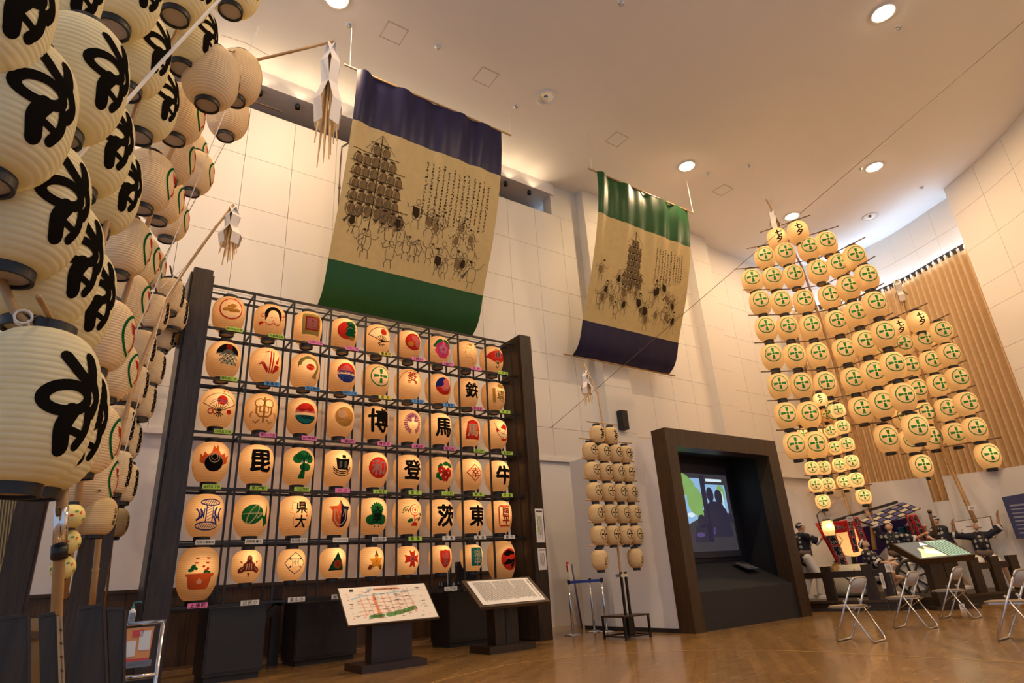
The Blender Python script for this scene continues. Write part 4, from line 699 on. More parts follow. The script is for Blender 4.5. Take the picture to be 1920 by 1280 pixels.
# ---- the rack
RY = 9.78; RX = [1.56+0.6285*k for k in range(9)]; RZ = [5.22, 4.45, 3.68, 2.87, 2.12, 1.42]
rack = thing('lantern_rack', 'tall black steel grid rack between two dark wooden side posts, holding rows of lanterns', 'rack', (4.1, 9.6, 0))
BX = [1.24+0.6285*k for k in range(10)]; YF, YB = 9.5, 9.98
HZ = [5.56, 4.86, 4.06, 3.25, 2.46, 1.72, 0.93]
for x in BX[1:]:
    MB().bar((x, YF, 0.93), (x, YF, 5.56), 0.028).build('upright', 'black_metal', rack)
    MB().bar((x, YB, 0.93), (x, YB, 5.56), 0.028).build('upright', 'black_metal', rack)
for k, z in enumerate(HZ):
    MB().bar((1.2, YF, z), (7.0, YF, z), 0.034).build('crossbar', 'black_metal', rack)
    MB().bar((1.2, YB, z), (7.0, YB, z), 0.034).build('crossbar', 'black_metal', rack)
    if k < 6: MB().bar((1.2, RY, RZ[k]+0.355), (7.0, RY, RZ[k]+0.355), 0.022).build('hanging_rail', 'black_metal', rack)
    for x in BX[1:]:
        MB().bar((x, YF, z), (x, YB, z), 0.024).build('tie', 'black_metal', rack)
for x0, x1, nm in ((0.93, 1.2, 'side_post'), (7.0, 7.28, 'side_post')):
    p = MB().box(x0, 9.3, 0, x1, 10.02, 5.72).build(nm, 'dark_wood', rack)
    MB().box(x0-0.03, 9.36, 0.02, x0, 9.96, 5.66).build('edge_board', 'dark_wood', p)
    MB().box(x1, 9.36, 0.02, x1+0.03, 9.96, 5.66).build('edge_board', 'dark_wood', p)
KL = LanternKind(0.49, 0.70, 'paper_lit', egg=0.13, disc='disc_brown')
KLs = LanternKind(0.40, 0.56, 'paper_lit', egg=0.13, disc='disc_brown')
KLb = LanternKind(0.52, 0.80, 'paper_lit', egg=0.13, disc='disc_brown')
tagm = {}
for c_ in ('green', 'pink', 'blue', 'yellow', 'white'): tagm[c_] = MB().box(-0.12, -0.004, -0.032, 0.12, 0.004, 0.032).mesh('name_tag', 'tag_'+c_)
for i in range(6):
    for j in range(9):
        what, layers = EMB[i][j]; k = KL if i < 5 else (KLb if j in (0, 8) else KLs)
        z = RZ[i] if not (i == 5 and j in (0, 8)) else RZ[i]-0.07
        lantern(k, (RX[j], RY, z), -pi/2+random.uniform(-0.05, 0.05), 'lit lantern with %s, rack row %s' % (what, ORD[i]), 'lit lanterns on the rack', k.emblem(layers, None, 1.16), BULB_W*(0.62+0.35*random.random()) if i < 5 else BULB_W*0.6, bulb_up=0.10+0.12*random.random())
        if i == 5 and j in (1, 2, 3, 4, 5, 6, 7, 8): tz, tx = 0.94, RX[j]+0.02
        else: tz, tx = (HZ[i+1]+0.02 if i < 5 else 0.95), RX[j]+(0.0 if i > 2 else 0.06)
        o = link('name_tag', tagm[TCOL[i][j]], rack); o.location = (tx, YF-0.03, tz)
        s = TAGS[i][j]; sz = min(0.055, 0.215/len(s)); step = sz if len(s) > 4 else 0.2/len(s)
        me = decal('lettering', [TX(ch, (q-(len(s)-1)/2)*step, 0, sz, 0.012) for q, ch in enumerate(s)], 'ink', lambda u, v: (u, -0.0055, v))
        link('lettering', me, o)

# ================================================================== lantern poles
def gohei(parent, p, s=1.0, ln=1.0):
    """white paper streamers and straw tassels tied at a pole's tip"""
    p = Vector(p)
    for k in range(4):
        a = k*1.57+0.4; d = Vector((cos(a), sin(a), 0))*0.07*s; mb = MB(); q = p.copy()
        for i in range(4):
            w_ = Vector((-d.y, d.x, 0)).normalized()*0.07*s; e = q+d*(1.4 if i % 2 == 0 else -0.5)+Vector((0, 0, -0.17*s*ln))
            mb.add([q-w_, q+w_, e+w_, e-w_], [(0, 1, 2, 3)]); q = e
        mb.build('paper_streamer', 'gohei', parent)
    for k in range(9):
        a = k*0.7; mb = MB(); q = p+Vector((0, 0, -0.05*s)); pts = [q]
        for i in range(4): pts.append(q+Vector((cos(a)*0.04*s*(i+1)*(0.6+0.15*(k % 3)), sin(a)*0.04*s*(i+1)*0.7, -0.24*s*ln*(i+1)*(0.8+0.06*(k % 4)))))
        mb.tube(pts, [0.012*s, 0.014*s, 0.016*s, 0.014*s, 0.006*s], 5).build('straw', 'straw', parent)
def kanto(label, mast, rows, bars, m_mast, m_bar, r0, r1, streamer=None, rope=None, sg=1.0, cat='lantern pole', ln=1.0):
    o = thing('lantern_pole', label, cat, mast[0])
    mb = MB(); pts = resample3(mast, 14); mb.tube(pts, [r0+(r1-r0)*i/13 for i in range(14)], 8).build('mast', m_mast, o, True)
    nd = MB()
    for i in range(1, 14):
        q = pts[i]; rr = r0+(r1-r0)*i/13; d = (pts[i]-pts[i-1]).normalized()*0.012
        MB().tube([q-d, q+d], rr*1.18, 8).build('node', m_mast, o)
    for b_ in bars: MB().tube(b_, r1*0.6+0.003, 6).build('crossbar', m_bar, o, True)
    for pt, d in (rope or []): MB().tube(pt, d, 6).build('rope', 'rope_white', o)
    if streamer: gohei(o, streamer, sg, ln)
    return o
def resample3(pts, n):
    pts = [Vector(p) for p in pts]; ls = [0]
    for a, b_ in zip(pts, pts[1:]): ls.append(ls[-1]+(b_-a).length)
    out = []
    for i in range(n):
        t = ls[-1]*i/(n-1); k = max(j for j in range(len(ls)-1) if ls[j] <= t+1e-9)
        out.append(pts[k].lerp(pts[k+1], (t-ls[k])/max(1e-9, ls[k+1]-ls[k])))
    return out
def pole_lanterns(kind, rows, yaw, embs, what, which, group, bulb, rowname='bar'):
    bars = []
    for i, row in enumerate(rows):
        top = kind.H-kind.zc+0.03
        for j, p in enumerate(row):
            e, w_ = embs(i, j)
            lantern(kind, p, yaw+random.uniform(-0.06, 0.06), '%s %s, %s along %s %s of %s' % (what, w_, ORD[j], rowname, ORD[i], which), group, e, bulb*(0.85+0.3*random.random()) if bulb else 0)
        r2 = [Vector(p)+Vector((0, 0, top)) for p in row]
        if len(r2) == 1: r2 = [r2[0]-Vector((0.3, 0, 0)), r2[0]+Vector((0.3, 0, 0))]
        a = r2[0]+(r2[0]-r2[1]).normalized()*kind.W*0.75; b_ = r2[-1]+(r2[-1]-r2[-2]).normalized()*kind.W*0.75
        bars.append([a]+r2+[b_])
    return bars
# ---- tallest pole over the festival platform
KK = LanternKind(0.57, 0.82, 'paper_kanto', egg=0.08, disc='disc_brown')
cr = KK.emblem([('W', [D(0, 0.08, 0.78)]), ('H', crest(0.8, 0, 0.08))], ['crest_ground', 'crest'])
tana = KK.emblem([('K', [TX('七', 0.02, 0.40, 0.72, 0.05), TX('夕', 0.02, -0.32, 0.72, 0.05)])], ['lettering'])
PL = [(15.2, 8.66), (15.76, 8.34), (16.32, 7.98), (16.72, 7.44), (16.62, 6.84), (16.42, 6.24)]
Z1 = [9.95, 9.40, 8.70, 7.94, 7.14, 6.30, 5.45, 4.63, 3.82]
rows = []
for i, z in enumerate(Z1):
    c_ = 0.0
    if i == 0: xy = [(15.95, 8.10), (16.14, 7.55)]
    elif i == 1: xy = [(15.62, 8.44), (15.97, 8.0), (16.3, 7.46), (16.47, 7.02)]
    elif i == 8: xy = [(15.25, 8.62), (15.76, 8.34), (16.95, 7.1), (16.42, 6.17)]
    elif i == 2: xy = [(15.22, 8.76), (15.69, 8.39), (16.1, 7.98), (16.47, 7.44), (16.66, 6.94), (16.61, 6.45)]
    else: xy = PL
    rows.append([(x, y, z) for x, y in xy])
FACE = math.atan2(-0.62, -0.79)
b1 = pole_lanterns(KK, rows, FACE, lambda i, j: (tana, 'tanabata') if i == 0 else (cr, 'crest'), 'lit', 'the tallest pole', 'lit lanterns of the tallest pole', BULB_W*1.15)
m3 = athd(1640, 1030, 17.85)
kanto('tall bamboo lantern pole with nine crossbars rising over the festival platform', [(m3.x, m3.y, m3.z), (16.55, 7.62, 3.2), (16.58, 7.72, 6.3), (16.3, 7.75, 8.9), tuple(athd(1437, 375, 17.85))], rows, b1, 'bamboo', 'bamboo_dark', 0.055, 0.022, athd(1446, 395, 17.85))
# ---- middle pole on the forehead of a performer
KM = LanternKind(0.51, 0.70, 'paper_kanto', egg=0.08, disc='disc_brown')
crm = KM.emblem([('W', [D(0, 0.08, 0.78)]), ('H', crest(0.8, 0, 0.08))], ['crest_ground', 'crest']); tam = KM.emblem([('K', [TX('七', 0.02, 0.40, 0.72, 0.05), TX('夕', 0.02, -0.32, 0.72, 0.05)])], ['lettering'])
rows = [[(17.86, 6.40, 6.78), (17.75, 5.85, 6.78)]]
for z in (6.31, 5.69, 5.04, 4.39, 3.75): rows.append([(17.68, 6.86, z), (17.86, 6.40, z), (17.98, 5.94, z), (17.78, 5.42, z)])
rows.append([(17.75, 6.80, 3.10), (17.87, 5.37, 3.10)])
b2 = pole_lanterns(KM, rows, FACE, lambda i, j: (tam, 'tanabata') if i == 0 else (crm, 'crest'), 'lit', 'the pole before the curtain', 'lit lanterns of the middle pole', BULB_W*0.95)
kanto('bamboo lantern pole with seven crossbars standing before the tan curtain', [tuple(athd(1829, 978, 18.0)), tuple(athd(1768, 845, 18.8)), tuple(athd(1735, 720, 18.9)), tuple(athd(1712, 630, 18.9)), tuple(athd(1684, 525, 18.9))], rows, b2, 'bamboo', 'bamboo_dark', 0.05, 0.02, athd(1680, 525, 18.9))
# ---- small pole beside the tallest one
KS = LanternKind(0.355, 0.475, 'paper_kanto', egg=0.08, disc='disc_brown')
crs = KS.emblem([('W', [D(0, 0.08, 0.76)]), ('H', crest(0.78, 0, 0.08))], ['crest_ground', 'crest']); tas = KS.emblem([('K', [TX('七', 0.02, 0.40, 0.72, 0.05), TX('夕', 0.02, -0.32, 0.72, 0.05)])], ['lettering'])
rows = [[(15.94, 8.39, 5.01), (16.03, 8.07, 5.01)]]
for z in (4.60, 4.16, 3.71, 3.26, 2.82): rows.append([(15.80, 8.62, z), (16.08, 8.45, z), (16.15, 8.07, z), (15.98, 7.66, z)])
rows.append([(15.95, 8.62, 2.41), (16.07, 7.63, 2.41)])
b3 = pole_lanterns(KS, rows, math.atan2(-0.5, -0.87), lambda i, j: (tas, 'tanabata') if i == 0 else (crs, 'crest'), 'lit small', 'the small pole', 'lit lanterns of the small pole', BULB_W*0.85)
kanto('short thin lantern pole in front of the tallest one', [tuple(athd(1601, 985, 17.6)), tuple(athd(1578, 915, 18.0)), tuple(athd(1545, 800, 18.0)), tuple(athd(1495, 645, 18.0))], rows, b3, 'bamboo', 'bamboo_dark', 0.03, 0.014, athd(1500, 652, 18.0), sg=0.8)
# ---- unlit pole on a stand beside the theatre booth
KP = LanternKind(0.285, 0.40, 'paper_plain', egg=0.08, disc='disc_brown', rim=0.04)
crp = KP.emblem([('K', crest(0.62, 0, 0.1))], ['crest']); tap = KP.emblem([('K', [TX('七', 0.02, 0.40, 0.72, 0.05), TX('夕', 0.02, -0.32, 0.72, 0.05)])], ['lettering'])
den = KP.emblem([('K', [TX('九', 0.42, 0.5, 0.22, 0), TX('園', 0.42, 0.25, 0.22, 0), TX('念', 0.42, 0.0, 0.22, 0), TX('伝', 0.0, 0.1, 0.28, 0.01), TX('承', 0.0, -0.2, 0.28, 0.01), TX('館', 0.0, -0.5, 0.28, 0.01)])], ['lettering'])
rows = [[(7.69, 8.06, 3.40), (8.03, 8.06, 3.40)]]
for z in (3.07, 2.72, 2.36, 1.99, 1.63): rows.append([(7.46, 8.05, z), (7.77, 8.05, z), (8.08, 8.05, z), (8.34, 8.05, z)])
rows.append([(7.42, 8.05, 1.24), (8.27, 8.05, 1.24)])
b4 = pole_lanterns(KP, rows, -pi/2+0.06, lambda i, j: (tap, 'tanabata') if i == 0 else ((den, 'hall-name') if i == 6 else (crp, 'crest')), 'unlit', 'the pole on the black stand', 'unlit lanterns of the stand pole', 0)
st = kanto('short unlit lantern pole held upright in the black stand', [(7.93, 8.12, 0.5), (7.93, 8.1, 2.4), (7.9, 8.1, 3.6), tuple(athd(1122, 740, 11.4)), tuple(athd(1094, 680, 11.4))], rows, b4, 'bamboo_pale', 'bamboo_pale', 0.02, 0.016, athd(1097, 695, 11.4), sg=0.7)
sd = thing('pole_stand', 'low black metal table frame with an upright clamp for a lantern pole', 'stand', (7.93, 8.1, 0))
MB().box(7.63, 7.85, 0.335, 8.23, 8.4, 0.36).build('table_top', 'lectern_brown', sd)
for x, y in ((7.65, 7.87), (8.21, 7.87), (7.65, 8.38), (8.21, 8.38)): MB().bar((x, y, 0), (x, y, 0.335), 0.03).build('leg', 'black_metal', sd)
for a, b_ in (((7.65, 7.87), (8.21, 7.87)), ((7.65, 8.38), (8.21, 8.38)), ((7.65, 7.87), (7.65, 8.38)), ((8.21, 7.87), (8.21, 8.38))): MB().bar((*a, 0.05), (*b_, 0.05), 0.025).build('rail', 'black_metal', sd)
for x in (7.88, 7.99): MB().bar((x, 8.06, 0.02), (x, 8.06, 1.03), 0.035).build('upright', 'black_metal', sd)
MB().box(7.85, 8.03, 0.95, 8.02, 8.16, 1.0).build('clamp', 'chrome', sd)
MB().box(7.87, 8.0, 0.02, 8.0, 8.14, 0.33).build('socket', 'black_metal', sd)

# ---- poles close to the camera: lanterns read off with their size
def near_rows(W, data): return [[tuple(at(px, py, F_PX*W/wp)) for px, py, wp in row] for row in data]
KB = LanternKind(0.55, 0.866, 'paper_big', ribs=24, egg=0.02, cap=0.42, rim=0.055, n=56, rib_in=0.004)
def brush():
    """one thick cursive sign"""
    def B(p, w_):                        # round-ended brush stroke
        p = SM(p, 5); return [ST(p, w_), D(p[0][0], p[0][1], w_/2, n=14), D(p[-1][0], p[-1][1], w_/2, n=14)]
    s = B([(0.12, 0.72), (0.15, 0.5), (0.14, 0.3)], 0.22) + B([(-0.3, 0.64), (-0.08, 0.42), (0.14, 0.28)], 0.19) + [ST(EL(-0.2, 0.0, 0.32, 0.2, a=0.25, n=30), 0.17, True)]
    s += B([(0.18, 0.34), (0.34, 0.1), (0.26, -0.14)], 0.19) + B([(-0.1, -0.18), (-0.18, -0.45), (-0.1, -0.74)], 0.24) + B([(0.18, -0.12), (0.22, -0.4), (0.14, -0.66)], 0.17) + B([(-0.1, -0.46), (0.2, -0.5)], 0.12)
    return [[[(x*1.2, y*1.15) for x, y in lp] for lp in q] for q in s]
eb = KB.emblem([('K', brush())], ['character'])
near = near_rows(0.55, [
    [(58, 762, 210), (94, 792, 178)],
    [(-38, 8, 225), (10, 205, 215), (46, 385, 198), (82, 488, 182), (122, 560, 156)],
    [(94, -22, 165), (136, 150, 175), (164, 270, 146), (190, 352, 128)],
    [(228, -20, 132), (250, 100, 122), (272, 190, 110)],
    [(340, -30, 112), (351, 70, 102)],
    [(440, -32, 96)]])
bb = pole_lanterns(KB, near, R(-42), lambda i, j: (eb, 'brush-character'), 'big unlit', 'the nearest pole', 'big unlit lanterns of the nearest pole', 0, 'tier')
q = near
rope1 = [tuple(at(2, 482, 3.3)), tuple(at(150, 290, 3.9)), tuple(at(290, 130, 4.6)), tuple(at(425, -15, 5.4))]
kanto('nearest lantern pole of thick bamboo with big unlit lanterns', [tuple(at(100, 1290, 3.6)), tuple(at(108, 1100, 3.6)), tuple(at(116, 900, 3.7)), tuple(at(150, 640, 4.3)), tuple(at(250, 200, 5.2)), tuple(at(400, -60, 6.4))], near, bb, 'bamboo', 'bamboo', 0.024, 0.018, None,
      [(rope1, 0.014), ([tuple(at(10, 540, 3.2)), tuple(at(30, 570, 3.2)), tuple(at(48, 606, 3.15))], 0.012), ([tuple(at(20, 365, 3.5)), tuple(at(2, 440, 3.4))], 0.005), ([tuple(at(54, 512, 3.9)), tuple(at(42, 575, 3.8))], 0.006), ([tuple(at(92, 592, 4.3)), tuple(at(86, 628, 4.2))], 0.006)])
o = thing('bamboo_crossbar', 'curved bamboo crossbar end tied with white cord above the nearest lantern', 'bamboo bar', tuple(at(40, 590, 3.1)))
MB().tube([at(-40, 430, 3.1), at(0, 520, 3.05), at(25, 580, 3.0), at(56, 612, 3.0)], [0.024, 0.023, 0.022, 0.02], 10).build('cane', 'bamboo', o, True)
for k in range(4):
    c0 = at(44, 596, 3.0); MB().tube([c0+Vector((cos(a)*0.035, 0.012*(k-1.5), sin(a)*0.035)) for a in (i*pi/6 for i in range(13))], 0.006, 5).build('cord', 'rope_white', o)
MB().tube([at(52, 600, 2.97), at(58, 625, 2.96), at(50, 640, 2.96)], 0.004, 5).build('cord_end', 'rope_white', o)
MB().ell(at(6, 500, 3.2), (0.035, 0.035, 0.05), 10, 6).build('cord_knot', 'rope_white', o)
o2 = thing('silver_pole', 'bamboo support pole with a silver sleeve under the nearest lanterns', 'pole', tuple(at(100, 1290, 3.55)))
MB().tube([at(100, 1300, 3.5), at(106, 1150, 3.5), at(112, 1020, 3.5), at(118, 905, 3.5)], 0.030, 12).build('cane', 'bamboo', o2, True)
MB().tube([at(111.7, 1026, 3.5), at(115.6, 950, 3.5)], 0.036, 14).build('sleeve', 'chrome', o2, True)
MB().tube([at(110.8, 1046, 3.5), at(111.9, 1022, 3.5)], 0.042, 14).build('band', 'reel_black', o2, True)
# second pole: green arch with a red flag
KA = LanternKind(0.53, 0.745, 'paper_mid', ribs=26, egg=0.03, cap=0.42, rim=0.05, n=44, rib_in=0.006)
ea = KA.emblem([('G', [[AR(0.1, 0.0, 0.72, 60, 262, 24, ry=0.78)+AR(0.1, 0.0, 0.62, 262, 60, 24, ry=0.68)]]), ('R', [PG((-0.28, 0.42), (0.0, 0.36), (0.12, 0.1), (-0.1, 0.05), (-0.2, 0.25)), ST([(0.12, 0.1), (0.15, -0.3), (-0.05, -0.6)], 0.07), D(0.3, -0.1, 0.2, 0.3)])], ['green_arch', 'red_flag'])
mid = near_rows(0.46, [
    [(162, 822, 92), (166, 898, 80)],
    [(186, 628, 96), (206, 694, 78), (216, 724, 66)],
    [(232, 562, 72), (240, 606, 62)],
    [(230, 462, 80), (256, 486, 66), (274, 502, 56)],
    [(274, 340, 80), (302, 372, 66), (318, 412, 56)],
    [(334, 214, 78), (320, 296, 70), (352, 284, 56), (364, 324, 58)]])
mb2 = pole_lanterns(KA, mid, R(-16), lambda i, j: (ea, 'green-arch'), 'unlit', 'the second near pole', 'unlit green arch lanterns of the second near pole', 0, 'tier')
top = near_rows(0.46, [[(396, 146, 84), (446, 146, 72)], [(428, 218, 62)]])
ch = KA.emblem([('K', [TX('さ', 0.0, 0.1, 0.9, 0.04)])], ['character'])
mb3 = pole_lanterns(KA, top, R(0), lambda i, j: (ch, 'black-lettered'), 'unlit', 'the second near pole top', 'unlit black lettered lanterns of the second near pole', 0, 'tier')
kanto('second near lantern pole whose bent bamboo tip carries straw tassels', [tuple(at(120, 1120, 6.2)), tuple(at(150, 900, 6.2)), tuple(at(220, 600, 6.6)), tuple(at(330, 250, 7.2)), tuple(at(420, 128, 7.8)), tuple(at(480, 112, 8.0)), tuple(at(560, 94, 8.2)), tuple(at(624, 78, 8.4))], mid, mb2+mb3, 'bamboo', 'bamboo_dark', 0.035, 0.018, at(622, 82, 8.4), [([tuple(at(485, 50, 9.0)), tuple(at(282, 560, 6.4)), tuple(at(225, 690, 6.2))], 0.006), ([tuple(at(416, 66, 7.4)), tuple(at(460, 80, 7.8)), tuple(at(505, 104, 8.1))], 0.005)], sg=1.1, ln=1.9)
# third pole: small lanterns with a black vertical inscription
KC = LanternKind(0.37, 0.54, 'paper_mid', ribs=22, egg=0.0, cap=0.62, rim=0.035, n=32, rib_in=0.004)
ec = KC.emblem([('K', [ST(EL(0.02*(-1)**k, 0.74-0.37*k, 0.15, 0.11, n=12), 0.10, True) for k in range(5)]+[ST([(-0.16, 0.56-0.37*k), (0.16, 0.58-0.37*k)], 0.09) for k in range(4)]+[ST([(0.0, 0.9), (0.02, -0.9)], 0.08)])], ['inscription'])
small = near_rows(0.34, [
    [(318, 556, 46), (326, 588, 44)], [(288, 588, 48), (302, 628, 44), (318, 616, 42)],
    [(262, 656, 50), (282, 690, 46)], [(246, 722, 52), (264, 752, 47)], [(220, 800, 54), (236, 826, 48)], [(212, 886, 56), (228, 906, 50)]])
mb4 = pole_lanterns(KC, small, R(-34), lambda i, j: (ec, 'inscribed'), 'small unlit', 'the third near pole', 'small unlit lanterns of the third near pole', 0, 'tier')
KD = LanternKind(0.36, 0.45, 'paper_plain', egg=0.02, cap=0.5, rim=0.035, n=28)
ed = KD.emblem([('K', [TX('伝', 0.1, 0.3, 0.34, 0.01), TX('承', 0.1, -0.05, 0.34, 0.01), TX('館', 0.1, -0.4, 0.34, 0.01)])], ['lettering'])
low = near_rows(0.34, [[(182, 968, 60), (214, 980, 46)]])
mb5 = pole_lanterns(KD, low, R(-35), lambda i, j: (ed, 'hall-name'), 'small unlit', 'the low bar by the wooden posts', 'small hall name lanterns', 0)
kanto('third near lantern pole with small inscribed lanterns and a white streamer', [tuple(at(172, 1140, 6.6)), tuple(at(190, 960, 6.6)), tuple(at(250, 720, 7.2)), tuple(at(320, 545, 8.0)), tuple(at(350, 500, 8.2)), tuple(at(405, 425, 8.5)), tuple(at(437, 385, 8.7))], small, mb4+mb5, 'bamboo_pale', 'bamboo_dark', 0.032, 0.016, at(438, 390, 8.7), [([tuple(at(300, 540, 7.8)), tuple(at(350, 498, 8.2)), tuple(at(310, 560, 7.6)), tuple(at(222, 890, 6.6))], 0.005)], sg=0.9)
o = thing('bamboo_cane', 'thin bamboo cane leaning on the wall behind the wooden posts', 'bamboo', tuple(at(196, 1150, 8.5)))
MB().tube([at(196, 1150, 8.5), at(206, 1050, 8.5), at(216, 960, 8.5), at(236, 850, 8.5)], 0.018, 8).build('cane', 'bamboo', o, True)

# ================================================================== hanging banners
def banner(x0, x1, name, label, bands, seed, pole_at, text_at, big):
    rnd = random.Random(seed)
    prof = [(9.17, 10.75), (9.20, 10.3), (9.30, 9.68), (9.50, 8.95), (9.80, 8.1), (10.12, 7.4), (10.30, 7.0), (10.42, 6.62), (10.58, 6.34), (10.82, 6.2)]
    pv = resample3([(0, a, b_) for a, b_ in prof], 60)
    for _ in range(3): pv = [pv[0]]+[(pv[i-1]+pv[i]*2+pv[i+1])/4 for i in range(1, 59)]+[pv[-1]]
    Lt = sum((pv[i+1]-pv[i]).length for i in range(59)); Wd = x1-x0
    def surf(u, v, lift=0.0):
        """u 0..1 across, v 0..1 down"""
        t = max(0, min(1, v))*59; i = min(58, int(t)); p = pv[i].lerp(pv[i+1], t-i); d = (pv[i+1]-pv[i]).normalized()
        fold = 0.035*math.exp(-v*3.2)*sin(u*23+1.3*sin(u*7+v*2)+v*3)+0.02*math.exp(-v*2)*sin(u*47+v)+0.015*sin(u*3.1)*sin(v*3.1)
        n_ = Vector((0, d.z, -d.y))
        pull = 0.10*math.exp(-((u-0.05)/0.05)**2)*(0.3+0.7*(1-v))*0.5
        return Vector((x0+Wd*u, p.y, p.z))+n_*(fold+pull+lift)
    o = thing(name, label, 'banner', tuple(surf(0.5, 1.0)))
    cuts = [0.0, bands[0], bands[1], 1.0]
    for k, (nm, m_) in enumerate((('upper_band', bands[2]), ('picture_cloth', 'cloth_banner'), ('lower_band', bands[3]))):
        mb = MB(); nu, nv = 72, 26; v0, v1 = cuts[k], cuts[k+1]
        for j in range(nv+1):
            for i in range(nu+1): mb.v.append(surf(i/nu, v0+(v1-v0)*j/nv))
        for j in range(nv):
            for i in range(nu): mb.f.append((j*(nu+1)+i, j*(nu+1)+i+1, (j+1)*(nu+1)+i+1, (j+1)*(nu+1)+i))
        mb.build(nm, m_, o, True)
    for v, lift in ((0.0, 0.0), (1.0, 0.0)):
        a, b_ = surf(0, v), surf(1, v); e = Vector((0.26, 0, 0)); a.y = b_.y = (a.y+b_.y)/2; a.z = b_.z = (a.z+b_.z)/2
        MB().tube([a-e, b_+e], 0.022, 10).build('rod', 'bamboo', o, True)
        if v == 0.0:
            for q in (a-e*0.55, b_+e*0.9): MB().tube([q, (q.x, q.y, CEIL)], 0.005, 5).build('cord', 'rope_white', o)
        else:
            for q in (a-e*0.8, b_+e*0.8): MB().tube([q, (q.x, YW-0.05, q.z+0.25)], 0.004, 5).build('cord', 'rope_white', o)
    # ink painting: u right, w down in metres of the picture cloth
    PW = (bands[1]-bands[0])
    H_ = Lt*PW
    def M(lift): return lambda x, y: surf(x/Wd, bands[0]+PW*(y/H_), lift)
    ink, soft, wash, dark = [], [], [], []
    def lan(x, y, r):
        soft.append(ST(EL(x, y, r, r*1.25, n=12), 0.012, True)); wash.append(D(x+r*0.2, y, r*0.8, r*1.1, n=10))
        ink.append(D(x, y-r*1.3, r*0.55, r*0.22, n=8)); ink.append(D(x, y+r*1.28, r*0.45, r*0.16, n=8))
        for k in range(3): soft.append(ST([(x-r*0.7+k*r*0.35, y-r*0.7), (x-r*0.8+k*r*0.35, y+r*0.6)], 0.012))
    cx, y0, step, r = pole_at; rws = big
    for k, (lft, rgt) in enumerate(rws):
        y = y0+k*step
        for q in range(lft): lan(cx-step*0.52*(q+0.6)*1.3, y+0.02*q, r)
        for q in range(rgt): lan(cx+step*0.52*(q+0.6)*1.3, y+0.02*q, r)
        ink.append(ST([(cx-step*0.7*(lft+0.3), y-r*1.6), (cx+step*0.7*(rgt+0.3), y-r*1.6)], 0.012))
    ink.append(ST([(cx, y0-0.35), (cx, y0+step*(len(rws)+0.6))], 0.018))
    soft.append(ST([(cx-0.3, y0), (cx, y0-0.35), (cx+0.3, y0)], 0.01))
    # columns of running script as small brush squiggles
    tx0, tx1, n, ty0, tl = text_at
    for k in range(n):
        x = tx0+(tx1-tx0)*k/(n-1); y = ty0+rnd.uniform(0, 0.15); e = ty0+tl*(1-0.25*abs(k-n*0.25)/n)+rnd.uniform(-0.1, 0.1)
        while y < e:
            hgt = rnd.uniform(0.035, 0.075); w_ = rnd.uniform(0.015, 0.035); p = [(x+rnd.uniform(-w_, w_), y+hgt*i/3) for i in range(4)]
            ink.append(ST(p, rnd.uniform(0.010, 0.018)))
            if rnd.random() < 0.6: ink.append(ST([(x-w_, y+hgt*0.4), (x+w_, y+hgt*0.35)], 0.010))
            y += hgt+0.018
    # crowd of little figures
    for k in range(30):
        x = 0.32+(Wd-0.64)*((k*0.618) % 1.0); y = H_*rnd.uniform(0.50, 0.88); s = rnd.uniform(0.20, 0.30)*(1.0 if Wd > 3 else 0.9)
        if (0.62-0.3*(k % 3)/3) < 0.1: continue
        soft.append(ST(EL(x, y-s*0.9, s*0.18, s*0.2, n=10), 0.010, True))
        body = [(x-s*0.3, y-s*0.6), (x-s*0.38, y), (x-s*0.3, y+s*0.4), (x+s*0.25, y+s*0.42), (x+s*0.35, y), (x+s*0.28, y-s*0.62)]
        soft.append(ST(body, 0.011, True))
        a1 = rnd.uniform(-1, 1); soft.append(ST([(x-s*0.3, y-s*0.5), (x-s*0.7, y-s*(0.2+0.5*a1)), (x-s*0.85, y-s*(0.5+0.6*a1))], 0.011))
        soft.append(ST([(x+s*0.3, y-s*0.5), (x+s*0.65, y-s*(0.3-0.5*a1)), (x+s*0.9, y-s*(0.6-0.6*a1))], 0.011))
        for sg in (-1, 1): soft.append(ST([(x+sg*s*0.15, y+s*0.4), (x+sg*s*rnd.uniform(0.15, 0.4), y+s*0.75), (x+sg*s*0.28, y+s*1.1)], 0.011))
        t = rnd.random()
        if t < 0.45:
            q = [(x-s*0.3+rnd.uniform(-.04, .04), y-s*0.5), (x-s*0.34, y+s*0.1), (x-s*0.05, y+s*0.36), (x+s*0.22, y+s*0.1), (x+s*0.15, y-s*0.45)]
            (dark if t < 0.22 else wash).append([q])
        if rnd.random() < 0.5: dark.append(D(x+rnd.uniform(-.1, .1), y-s*1.05, s*0.13, s*0.09, n=8))
    wash = [s for s in wash if s]
    for nm, sh, m_, lf in (('ink_wash', wash, 'ink_wash_thin', 0.004), ('ink_lines', soft, 'ink_soft', 0.006), ('ink_script', ink, 'ink_brown', 0.008), ('ink_blots', dark, 'ink_brown', 0.0075)):
        oo = link(nm, decal(nm, sh, m_, M(lf), 0.09), o); oo['kind'] = 'stuff'
paper('ink_wash_thin', (0.30, 0.20, 0.09), (0.3, 0.2, 0.09), 0.2); paper('ink_brown', (0.055, 0.038, 0.022), (0.05, 0.03, 0.02), 0.1)
banner(3.27, 6.80, 'hanging_banner', 'big hanging cloth banner, navy top and green bottom, ink drawing of lanterns and crowd', (0.235, 0.80, 'cloth_navy', 'cloth_green'), 3, (0.66, 0.45, 0.25, 0.10), (1.72, 3.25, 13, 0.25, 1.3), [(1, 1), (3, 2), (3, 3), (3, 3), (3, 3), (3, 4)])
